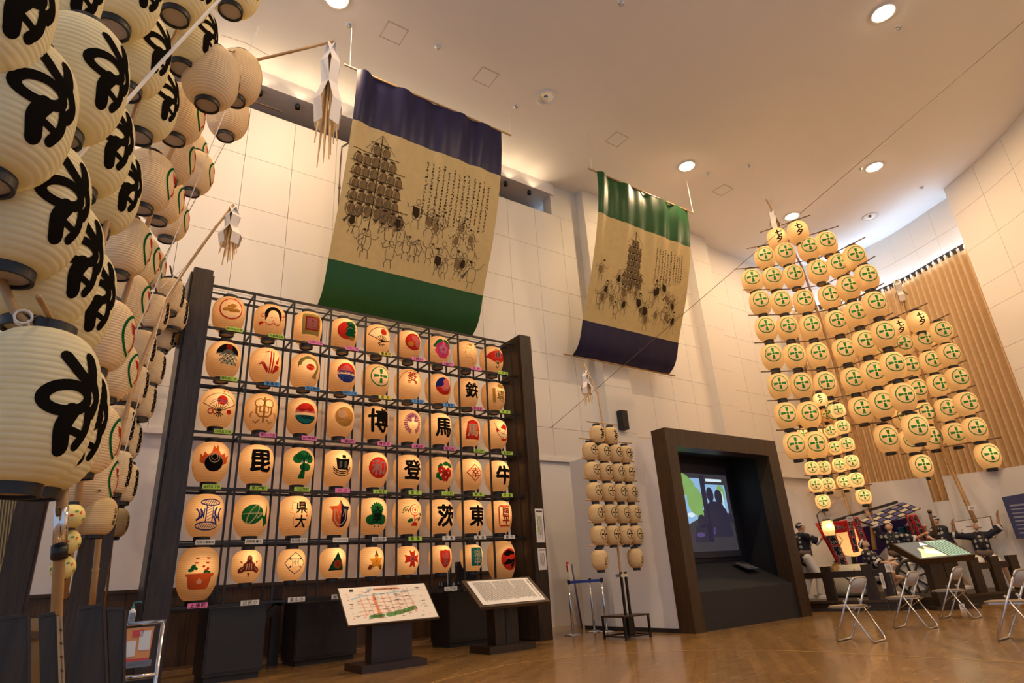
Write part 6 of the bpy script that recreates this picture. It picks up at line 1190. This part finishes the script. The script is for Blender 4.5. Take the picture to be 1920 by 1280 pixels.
# slanted display case with a lit panel
kd = thing('display_case', 'slanted wooden display case with a glowing picture panel', 'display case', tuple(at(1750, 1110, 12.0)))
kc = [at(1725, 1049, 11.7), at(1829, 1039, 11.75), at(1770, 1014, 12.25), at(1672, 1019, 12.2)]
kc[2] = kc[1]+kc[3]-kc[0]
MB().slab(kc, 0.13).build('desk', 'frame_wood', kd)
ctr = sum(kc, Vector())/4; nrm = (kc[1]-kc[0]).cross(kc[3]-kc[0]).normalized()
inn = [ctr+(p-ctr)*0.93+nrm*0.003 for p in kc]
emis('panel_glow', (1.0, 0.95, 0.75), 1.6); emis('panel_green', (0.50, 0.66, 0.42), 1.0); emis('panel_warm', (1.0, 0.72, 0.32), 1.5); emis('panel_line', (0.05, 0.09, 0.05), 0.3); emis('panel_grey', (0.28, 0.26, 0.22), 0.6)
MB().slab(inn, 0.002).build('light_panel', 'panel_grey', kd)
mk = lambda l: plane_map(inn[0], inn[1]-inn[0], inn[3]-inn[0], l)
for nm, sh, m_, l in (('picture_text_area', [RC(0.56, 0.03, 0.98, 0.97)], 'panel_green', 0.003), ('picture_flames', [PG((0.05, 0.05), (0.54, 0.06), (0.52, 0.5), (0.40, 0.7), (0.34, 0.5), (0.25, 0.62), (0.18, 0.35))], 'panel_warm', 0.003), ('picture_shine', [PG((0.25, 0.3), (0.5, 0.12), (0.53, 0.3), (0.36, 0.55)), PG((0.38, 0.75), (0.46, 0.95), (0.54, 0.75))], 'panel_glow', 0.005),
                      ('picture_lines', [ST([(0.62+0.055*k, 0.06), (0.60+0.055*k, 0.93-0.05*(k % 3))], 0.02) for k in range(7)]+[ST([(0.565, 0.02), (0.555, 0.98)], 0.015)], 'panel_line', 0.006)):
    link(nm, decal(nm, sh, m_, mk(l)), kd)
c0 = (kc[0]+kc[3])/2; c1 = (kc[1]+kc[2])/2
for t in (0.36, 0.62):
    p = c0.lerp(c1, t); MB().prism([(p.x-0.14, p.y-0.05), (p.x+0.10, p.y-0.2), (p.x+0.2, p.y-0.04), (p.x-0.04, p.y+0.11)], 0.0, p.z-0.12).build('pedestal', 'dark_wood', kd)
p = c0.lerp(c1, 0.5); MB().prism([(p.x-0.42, p.y+0.05), (p.x+0.30, p.y-0.42), (p.x+0.44, p.y-0.2), (p.x-0.28, p.y+0.27)], 0.0, 0.07).build('base', 'dark_wood', kd)
# the drum float: red signboards, latticed roof, lit globes
fl = thing('festival_float', 'drum float with red signboards under a lattice roof of white and violet panes', 'float', tuple(at(1600, 1110, 14.6)))
rc_ = [atz(1612, 990, 2.0+0.35), atz(1690, 942, 2.95), atz(1732, 955, 2.72), atz(1650, 990, 2.32)]
dz = 14.7
rc_ = [at(1610, 976, dz), at(1646, 988, dz-0.1), Vector(), at(1692, 941, dz+0.4)]; rc_[2] = rc_[1]+rc_[3]-rc_[0]
roof = MB().slab(rc_, 0.04).build('lattice_roof', 'slot_dark', fl)
ru, rv = rc_[1]-rc_[0], rc_[3]-rc_[0]; nn_ = ru.cross(rv).normalized(); nn_ = nn_ if nn_.dot(EYE-rc_[0]) > 0 else -nn_
for i in range(4):
    for j in range(6):
        a0 = rc_[0]+ru*((i+0.12)/4)+rv*((j+0.10)/6)+nn_*(0.012 if ru.cross(rv).dot(nn_) > 0 else 0.046); q = [a0, a0+ru*(0.76/4), a0+ru*(0.76/4)+rv*(0.8/6), a0+rv*(0.8/6)]
        MB().slab(q, 0.01).build('pane', 'pane_cream' if (i+j) % 2 == 0 else 'pane_violet', roof)
MB().bar(at(1564, 976, dz), at(1681, 941, dz+0.3), 0.10, 0.06).build('ridge_beam', 'slot_dark', fl)
bxq = [at(1612, 1100, 15.2), at(1725, 1090, 15.2), at(1715, 968, 15.2), at(1604, 992, 15.2)]
MB().slab(bxq, 0.05).build('backdrop', 'purple_cloth', fl)
tq = [at(1690, 1040, 15.0), at(1718, 1035, 15.0), at(1706, 985, 15.0), at(1684, 990, 15.0)]; MB().slab(tq, 0.02).build('teal_curtain', 'teal_cloth', fl)
for x in (1612, 1722):
    MB().bar(at(x, 1112, 14.95), at(x-22, 985, 14.95), 0.09).build('corner_post', 'slot_dark', fl)
signs = [([(1572, 1060), (1584, 1059), (1547, 980), (1529, 981)], '千秋月代', 14.1, 0), ([(1576, 1063), (1592, 1061), (1566, 1000), (1547, 1002)], '売繁昌', 13.95, 0), ([(1562, 1000), (1588, 997), (1586, 976), (1558, 979)], '賑わし', 14.1, 1),
         ([(1601, 1036), (1611, 1034), (1597, 975), (1584, 976)], '五穀豊穣', 14.0, 0), ([(1615, 1021), (1628, 1018), (1609, 969), (1597, 971)], '町内安全', 14.2, 0),
         ([(1714, 1006), (1722, 1006), (1708, 966), (1698, 967)], '家内和', 14.5, 0), ([(1727, 1013), (1742, 1013), (1719, 965), (1706, 966)], '身体健康', 14.4, 0)]
for q, s, d, hz in signs:
    q = [at(x, y, d) for x, y in q]; b_ = MB().slab(q, 0.03).build('red_signboard', 'red_sign', fl)
    u, v = q[1]-q[0], q[3]-q[0]; n = len(s)
    def bil(l, q=q):
        nr = (q[1]-q[0]).cross(q[3]-q[0]).normalized()*l
        return lambda x, y: q[0].lerp(q[1], x).lerp(q[3].lerp(q[2], x), y)+nr
    if hz: sh = lambda bo: [TX(c_, (k+0.5)/n, 0.5, 0.34, bo, 0.85) for k, c_ in enumerate(s)]
    else: sh = lambda bo: [TX(c_, 0.5, 1-(k+0.5)/n, 0.86/n, bo, min(2.6, n*0.92)) for k, c_ in enumerate(s)]
    link('letter_outline', decal('letter_outline', sh(0.10), 'white_paint', bil(0.018)), b_); link('lettering', decal('lettering', sh(0.02), 'ink', bil(0.026)), b_)
emis('globe_glow', (1.0, 0.66, 0.34), 0.55)
for k, (px, py, r, d, lb) in enumerate(((1595, 1016, 0.33, 14.6, 'large pale globe lantern behind the red signboards of the float'), (1576, 1074, 0.24, 14.0, 'round pale lantern low at the foot of the float'))):
    p = at(px, py, d); o = thing('globe_lantern', lb, 'lantern', tuple(p))
    MB().ell((0, 0, 0), (r, r, r*1.0), 24, 14).build('globe', 'paper_kanto', o, True, True); MB().cyl((0, 0, r*0.97), r*0.35, 0.03, 16).build('rim', 'reel_black', o, False, True)
    fm = lambda u, v, r=r: ((r+.003)*sin(u)*cos(v), -(r+.003)*cos(u)*cos(v), (r+.003)*sin(v))
    e = link('kite_line', decal('kite_line', [ST([(-0.9, 0.5), (-0.55, 0.2), (-0.85, -0.2)], 0.05)], 'ink', fm, 0.15), o, True); e.rotation_euler = (0, 0, R(-60))
    lo = bpy.data.objects.new('globe_light', bulb_light(BULB_W*1.6, (1.0, 0.7, 0.42))); C.objects.link(lo); lo.parent = o; lo.location = (-0.05, -0.03, -0.05)
KH = LanternKind(0.26, 0.40, 'paper_kanto', egg=0.02, cap=0.6, rim=0.035)
hp_ = at(1553, 990, 13.9)
o = lantern(KH, hp_, FACE, 'lit cylinder lantern on a hooked rod held out beside the red signboards', None, [], BULB_W*0.9)
MB().tube([hp_+Vector((-.14, .1, .0)), hp_+Vector((-.16, .11, .3)), hp_+Vector((-.08, .06, .38)), hp_+Vector((0, 0, .34)), hp_+Vector((0, 0, .26))], 0.012, 6).build('hook_rod', 'slot_dark', o, True)
dr = thing('drum_box', 'pale painted drum box with black kite lines under the float', 'drum', tuple(at(1600, 1118, 14.0)))
pd = at(1603, 1118, 14.0); ud = Vector((0.82, -0.57, 0))
ax = Matrix((ud, Vector((0.57, 0.82, 0)), Vector((0, 0, 1)))).transposed()
mb = MB().lathe([(0.0005, 0), (0.52, 0), (0.58, 0.12), (0.60, 0.34), (0.58, 0.56), (0.52, 0.66), (0.0005, 0.66)], 28); mb.v = [ax @ v + Vector((pd.x, pd.y, PH+0.02)) for v in mb.v]; mb.build('drum_body', 'pane_cream', dr, True)
fd = lambda u, v: ax @ Vector((0.605*sin(u), -0.605*cos(u), 0.32+v)) + Vector((pd.x, pd.y, PH+0.02))
link('kite_lines', decal('kite_lines', [ST([(-0.9, 0.2), (-0.45, -0.02), (-0.25, 0.1), (-0.3, 0.24)], 0.03), ST(AR(0.2, 0.05, 0.25, 60, 250, ry=0.17), 0.025)], 'ink', fd, 0.15), dr); link('red_mark', decal('red_mark', [RC(0.12, 0.0, 0.28, 0.15)], 'red_sign', fd, 0.15), dr)
wh = thing('float_wheel', 'wide spoked cart wheel standing behind the folding chairs under the float', 'wheel', tuple(at(1720, 1090, 13.6)))
wc = at(1712, 1082, 13.7); mb = MB(); mb.tube([wc+ud*(0.36*cos(a))+Vector((0, 0, 0.36*sin(a))) for a in (i*pi/14 for i in range(29))], 0.035, 8).build('rim', 'slot_dark', wh, True)
for i in range(8): MB().bar(wc, wc+ud*(0.35*cos(i*pi/4+.2))+Vector((0, 0, 0.35*sin(i*pi/4+.2))), 0.035).build('spoke', 'slot_dark', wh)
MB().slab([wc-ud*0.28+Vector((0.03, 0.04, -0.28)), wc+ud*0.28+Vector((0.03, 0.04, -0.28)), wc+ud*0.28+Vector((0.03, 0.04, 0.28)), wc-ud*0.28+Vector((0.03, 0.04, 0.28))], 0.02).build('white_disc', 'white_cotton', wh)
# framed picture and the blue sign on the partition
for nm, q, m_, fr, lb, cat in (('framed_print', [(1795, 1010), (1868, 1008), (1858, 967), (1786, 978)], 'white_paper', 'bamboo_dark', 'framed pale print on the white partition behind the performer', 'picture'), ('blue_sign', [(1906, 1010), (1990, 1004), (1975, 915), (1878, 932)], 'sign_blue', 'sign_blue', 'dark blue text sign on the white partition at the picture edge', 'sign')):
    q = [athd(x, y, 18.35) for x, y in q]; o = thing(nm, lb, cat, tuple(q[0])); ce = sum(q, Vector())/4
    MB().slab(q, 0.04).build('frame', fr, o); n_ = (q[1]-q[0]).cross(q[3]-q[0]).normalized()
    q2 = [ce+(p-ce)*0.93+n_*0.004 for p in q]; MB().slab(q2, 0.003).build('sheet', m_, o); bm2 = plane_map(q2[0], q2[1]-q2[0], q2[3]-q2[0], 0.004)
    if cat == 'sign': k_ = link('lettering', decal('lettering', [ST([(0.08, 0.8-0.1*c_), (0.62-0.1*(c_ % 2), 0.8-0.1*c_)], 0.045 if c_ in (0, 3) else 0.03) for c_ in range(8)], 'sign_grey', bm2), o)
    else: k_ = link('drawing', decal('drawing', [ST([(0.3, 0.7), (0.5, 0.72)], 0.03), ST([(0.15, 0.5), (0.2, 0.5)], 0.03), ST([(0.6, 0.62), (0.72, 0.6)], 0.04), ST([(0.55, 0.35), (0.8, 0.35)], 0.02)], 'ink_soft', bm2), o)
    k_['kind'] = 'stuff'
pp = thing('pole_label', 'small translucent label tied to the bamboo pole over the performer', 'label', tuple(athd(1824, 952, 17.9)))
q = [athd(1816, 956, 17.9), athd(1832, 955, 17.9), athd(1830, 947, 17.9), athd(1814, 948, 17.9)]; MB().slab(q, 0.004).build('card', 'white_paper', pp)
link('lettering', decal('lettering', [ST([(0.2, 0.6), (0.8, 0.6)], 0.1), ST([(0.2, 0.3), (0.7, 0.3)], 0.1)], 'ink_soft', plane_map(q[0], q[1]-q[0], q[3]-q[0], 0.003)), pp)
pp = thing('pole_label', 'small white label tied to the small lantern pole at the float', 'label', tuple(athd(1594, 973, 17.4)))
q = [at(1589, 978, 13.8), at(1600, 976, 13.8), at(1598, 967, 13.8), at(1587, 969, 13.8)]; MB().slab(q, 0.004).build('card', 'white_paper', pp)
link('lettering', decal('lettering', [ST([(0.2, 0.6), (0.8, 0.6)], 0.1), ST([(0.2, 0.3), (0.7, 0.3)], 0.1)], 'ink_soft', plane_map(q[0], q[1]-q[0], q[3]-q[0], 0.003)), pp)

# ================================================================== performers
def cap(mb, a, b_, ra, rb, n=12):
    a, b_ = Vector(a), Vector(b_); d = (b_-a); L_ = d.length or 1e-4; d = d/L_; u = d.orthogonal().normalized(); w_ = d.cross(u); rings = []
    for t in (-88, -60, -30, 0): rings.append((a+d*ra*sin(R(t)), ra*cos(R(t))))
    for t in (0, 30, 60, 88): rings.append((b_+d*rb*sin(R(t)), rb*cos(R(t))))
    vs = [c_+(u*cos(2*pi*j/n)+w_*sin(2*pi*j/n))*r for c_, r in rings for j in range(n)]
    fs = [(i*n+j, i*n+(j+1) % n, (i+1)*n+(j+1) % n, (i+1)*n+j) for i in range(len(rings)-1) for j in range(n)]
    fs += [tuple(range(n-1, -1, -1)), tuple((len(rings)-1)*n+j for j in range(n))]
    mb.add(vs, fs)
def remesh(mb, name, m_, voxel, smooth=2):
    o = bpy.data.objects.new(name, mb.mesh(name)); md = o.modifiers.new('r', 'REMESH'); md.mode = 'VOXEL'; md.voxel_size = voxel
    sm = o.modifiers.new('s', 'SMOOTH'); sm.factor = 0.5; sm.iterations = smooth
    me = bake(o); bpy.data.objects.remove(o); me.materials.clear(); me.materials.append(MATS[m_]); me.shade_smooth(); return me
def ik(a, c_, l1, l2, bend):
    a, c_, bend = Vector(a), Vector(c_), Vector(bend); d = c_-a; L_ = min(d.length, (l1+l2)*0.999); dn = d.normalized(); c_ = a+dn*L_
    x = (l1*l1-l2*l2+L_*L_)/(2*L_); h = math.sqrt(max(0, l1*l1-x*x)); b2 = (bend-dn*bend.dot(dn)).normalized()
    return a+dn*x+b2*h, c_
def person(label, loc, fwd, ph=0.90, lean=(0, 0), look=(0, 1, 0), hands=None, feet=None, pants='short', sleeve='coat_dots', open_hand=(True, True), band=True):
    """local frame: x to the person's right, y forward, z up; hands/feet as (right, left)"""
    P = Vector((0, 0, ph)); ch_ = P+Vector((lean[0]*0.34, lean[1]*0.34, 0.34)); nk = P+Vector((lean[0]*0.52, lean[1]*0.52, 0.54))
    look = Vector(look).normalized(); hd = nk+Vector((lean[0]*0.05, lean[1]*0.05, 0.0))+(Vector((0, 0, 1))*0.13+Vector((look.x, look.y, 0))*0.03-Vector((look.x, look.y, 0))*max(0, look.z)*0.12)
    feet = feet or ((0.13, 0.0, 0), (-0.13, 0.0, 0)); hands = hands or ((0.25, 0.1, 0.9), (-0.25, 0.1, 0.9))
    body, coat, legs, cuffs, shoes = MB(), MB(), MB(), [], []
    side = Vector((0.19, 0, -0.04)); hip = Vector((0.10, 0, -0.02))
    cap(body, P, ch_, 0.135, 0.15); cap(body, ch_, nk-Vector((0, 0, 0.05)), 0.145, 0.085); cap(body, nk-Vector((0, 0, .03)), hd-Vector((0, 0, 0.06)), 0.055, 0.05)
    cap(body, nk+Vector((0.12, 0, -.06)), nk+Vector((-.12, 0, -.06)), 0.07, 0.07)
    # head: skull, jaw, nose, ears
    up = Vector((0, 0, 1)); fx = look; rx = fx.cross(up); rx = rx.normalized() if rx.length > 0.1 else Vector((1, 0, 0)); ux = rx.cross(fx).normalized(); hm = Matrix((rx, fx, ux)).transposed()
    body.ell(hd, (0.073, 0.092, 0.098), 16, 12, hm); body.ell(hd+hm @ Vector((0, 0.028, -0.055)), (0.054, 0.060, 0.066), 14, 10, hm)
    cap(body, hd+hm @ Vector((0, 0.088, 0.005)), hd+hm @ Vector((0, 0.106, -0.028)), 0.011, 0.015, 8); cap(body, hd+hm @ Vector((-.022, 0.082, -0.066)), hd+hm @ Vector((.022, 0.082, -0.066)), 0.011, 0.011, 8)
    for s in (-1, 1): body.ell(hd+hm @ Vector((s*0.074, 0.0, -0.012)), (0.012, 0.022, 0.032), 8, 6, hm)
    for s, hnd, op in ((1, hands[0], open_hand[0]), (-1, hands[1], open_hand[1])):
        sh_ = nk+Vector((side.x*s+lean[0]*-0.02, 0, -0.08)); el, wr = ik(sh_, hnd, 0.29, 0.25, (0.45*s, -0.5, -0.8))
        cap(body, sh_, el, 0.056, 0.042); cap(body, el, wr, 0.043, 0.028)
        d = (wr-el).normalized(); sd_ = d.cross(Vector((0.3, 0.2, 1))).normalized(); fl_ = d.cross(sd_)
        cap(body, wr+d*0.025+sd_*0.018, wr+d*0.085+sd_*0.026, 0.022, 0.020, 8); cap(body, wr+d*0.025-sd_*0.018, wr+d*0.085-sd_*0.026, 0.022, 0.020, 8); cap(body, wr, wr+d*0.06, 0.028, 0.03, 8)
        for k in range(4):
            b0 = wr+d*0.085+sd_*(0.036-0.024*k); ln = (0.07, 0.08, 0.075, 0.058)[k]; spr = sd_*(0.016-0.0105*k)*(1.6 if op else 0.2)
            if op: m1 = b0+(d+spr*8)*ln*0.55+fl_*0.006; t1 = b0+(d+spr*9)*ln+fl_*0.018
            else: m1 = b0+d*ln*0.4+fl_*0.03; t1 = b0+d*ln*0.05+fl_*0.055
            cap(body, b0, m1, 0.0105, 0.010, 8); cap(body, m1, t1, 0.010, 0.0085, 8)
        tb = wr+d*0.035+sd_*0.034*s; tm = tb+(d*0.4+sd_*0.8*s).normalized()*0.045; cap(body, tb, tm, 0.013, 0.012, 8); cap(body, tm, tm+(d*0.8+sd_*0.35*s).normalized()*0.035, 0.012, 0.010, 8)
        el2 = sh_.lerp(el, 0.92); cap(coat, nk+Vector((0.10*s, 0, -0.07)), sh_, 0.085, 0.085); cap(coat, sh_, el2, 0.080, 0.092)
        cuffs.append((sh_.lerp(el, 0.92), el2+(el-sh_).normalized()*0.05))
    for s, ft in ((1, feet[0]), (-1, feet[1])):
        hp0 = P+Vector((hip.x*s, 0, hip.z)); an = Vector((ft[0], ft[1], ft[2]+0.075)); kn, an = ik(hp0, an, 0.43, 0.41, (0.25*s, 1, 0.1))
        cap(body, hp0, kn, 0.085, 0.056); cap(body, kn, an, 0.054, 0.036); cap(body, kn.lerp(an, 0.15), kn.lerp(an, 0.42), 0.05, 0.047)
        fdir = Vector((0.15*s, 1, 0)).normalized(); cap(body, an+Vector((0, 0, -0.035)), an+fdir*0.14+Vector((0, 0, -0.045)), 0.036, 0.028)
        e_ = 0.52 if pants == 'short' else 1.0
        cap(legs, P+Vector((0.05*s, 0, 0.04)), hp0, 0.125, 0.115); cap(legs, hp0, hp0.lerp(kn, e_), 0.112, 0.096)
        if pants == 'long': cap(legs, kn, kn.lerp(an, 0.92), 0.075, 0.058)
        sb = MB(); cap(sb, an+Vector((0, 0, -0.03)), an+fdir*0.15+Vector((0, 0, -0.04)), 0.044, 0.036); sb.prism([tuple((an+Vector((dx, dy, 0))).xy) for dx, dy in ((-.05, -.06), (.05, -.06), (.055, .2), (-.055, .2))], an.z-0.078, an.z-0.06); shoes.append(sb)
    cap(coat, P+Vector((0, 0, 0.02)), ch_, 0.165, 0.172); cap(coat, ch_, nk-Vector((0, 0, 0.07)), 0.168, 0.105); cap(coat, P+Vector((0, 0, -0.05)), P+Vector((0, 0, 0.1)), 0.16, 0.165)
    rz = math.atan2(fwd[1], fwd[0])-pi/2
    o = link('person', remesh(body, 'person', 'skin', 0.0085)); o.location = (loc[0], loc[1], loc[2]); o.rotation_euler = (0, 0, rz)
    # local x must point to the person's right
    tag(o, label, 'person', 'festival performers')
    def part(nm, me): return link(nm, me, o, True)
    part('coat', remesh(coat, 'coat', 'coat_dots', 0.016)); part('trousers', remesh(legs, 'trousers', 'white_cotton', 0.016))
    lp = MB(); n0 = nk+Vector((0.07, 0.07, -0.02)); n1 = P+Vector((0, 0.175, 0.12)); n2 = ch_+Vector((0.045, 0.165, 0.02))
    for s in (-1, 1): lp.tube([nk+Vector((0.065*s, 0.03, 0.0)), nk+Vector((0.07*s, 0.09, -0.06)), ch_+Vector((0.05*s, 0.16, 0.02)), P+Vector((0.01*s, 0.165, 0.14))], 0.018, 6)
    k_ = lp.build('collar', 'slot_dark', o, True, True)
    sh = MB(); sh.lathe([(0.172, -0.06), (0.176, -0.06), (0.178, 0.06), (0.172, 0.06), (0.172, -0.06)], 24, tuple(P+Vector((lean[0]*0.05, lean[1]*0.05, 0.08)))); sh.build('sash', 'sash', o, True, True)
    for a, b_ in cuffs: MB().tube([a, b_], [0.093, 0.098], 14).build('cuff', 'white_cotton', o, True, True)
    for sb in shoes: sb.build('sandal', 'white_cotton', o, True, True)
    hr = MB()
    for i in range(8):
        for j in range(17):
            t = i/7*1.75; a = 2*pi*j/16; p = Vector((0.079*sin(t)*cos(a), -0.01+0.099*sin(t)*sin(a), 0.104*cos(t)))
            if p.y > 0.045 and p.z < 0.05: p = Vector((p.x*0.9, p.y*0.8, 0.055))
            hr.v.append(hd+hm @ (p+Vector((0, -0.006, 0.004))))
    hr.f += [(i*17+j, i*17+j+1, (i+1)*17+j+1, (i+1)*17+j) for i in range(7) for j in range(16)]
    hr.build('hair', 'hair', o, True, True)
    if band:
        bd = MB(); ring = [Vector((0.083*cos(a), -0.003+0.100*sin(a), 0.052-0.012*sin(a)*-1)) for a in (2*pi*j/24 for j in range(25))]
        for j in range(24):
            a, b_ = ring[j], ring[j+1]; z_ = Vector((0, 0, 0.017)); bd.add([hd+hm @ (a-z_), hd+hm @ (b_-z_), hd+hm @ (b_*1.0+z_), hd+hm @ (a+z_)], [(0, 1, 2, 3)])
        bd.build('headband', 'white_paint', o, True, True)
    for s in (-1, 1): MB().ell(hd+hm @ Vector((s*0.03, 0.083, 0.008)), (0.013, 0.008, 0.007), 8, 6, hm).build('eye', 'hair', o, True, True)
    return o
RT = Vector((0.82, -0.57)); TO = Vector((-0.9, -0.42))
def ground(px, py): q = atz(px, py, PH); return (q.x, q.y, PH)
g1 = at(1524, 1112, 13.9); person('person standing in profile at the booth, holding a lantern rod out', (g1.x, g1.y, PH), RT, 0.90, (0, 0.05), (0, 1, 0.05), ((0.12, 0.50, 1.32), (-0.12, 0.46, 1.28)), ((0.12, 0.1, 0), (-0.12, -0.1, 0)), 'long', open_hand=(False, False))
g3 = at(1702, 1112, 14.1); person('person in a low lunge gazing up, one hand raised to the tall bamboo pole', (g3.x, g3.y, PH), TO, 0.78, (0.05, 0.10), (0.1, 0.5, 0.85), ((0.40, 0.22, 1.86), (-0.62, 0.22, 1.22)), ((0.30, 0.25, 0), (-0.22, -0.15, 0)))
g6 = at(1866, 1100, 13.7); person('person balancing the bamboo pole on the forehead with both arms spread', (g6.x, g6.y, PH), TO, 0.66, (0, -0.02), (0, 0.62, 0.72), ((0.44, 0.10, 1.40), (-0.46, 0.08, 1.50)), ((0.30, 0.20, 0), (-0.28, 0.20, 0)))
g5 = at(1806, 1108, 14.0); person('person bowed over an upright bamboo stick gripped in both hands', (g5.x, g5.y, PH), -RT, 0.86, (0, 0.25), (0, 1, -0.2), ((0.05, 0.42, 1.36), (-0.05, 0.40, 1.12)), ((0.12, 0.2, 0), (-0.12, -0.1, 0)), open_hand=(False, False))
g4 = at(1757, 1108, 14.7); person('person half hidden behind the far red signboards of the float', (g4.x, g4.y, PH), -RT, 0.9, (0, 0.05), (0, 1, 0), ((0.25, 0.15, 0.85), (-0.25, 0.15, 0.85)))
g2 = at(1655, 1116, 13.6); person('person crouching beside the drum with head tipped back', (g2.x, g2.y, PH), RT*0.6-TO*-0.5, 0.42, (0, -0.15), (-0.1, 0.5, 0.8), ((0.10, 0.38, 0.66), (-0.22, 0.30, 0.72)), ((0.18, 0.28, 0), (-0.16, 0.10, 0)))
sk = thing('bamboo_stick', 'short thick bamboo stick held upright by the bowed performer', 'stick', tuple(at(1757, 1012, 13.75)))
MB().tube([at(1759, 1018, 13.75), at(1742, 956, 13.75)], 0.035, 10).build('cane', 'bamboo_dark', sk, True); MB().tube([at(1743.5, 961, 13.75), at(1742.5, 957, 13.75)], 0.042, 10).build('tip', 'slot_dark', sk, True)
bpy.data.scenes.remove(SHOP)
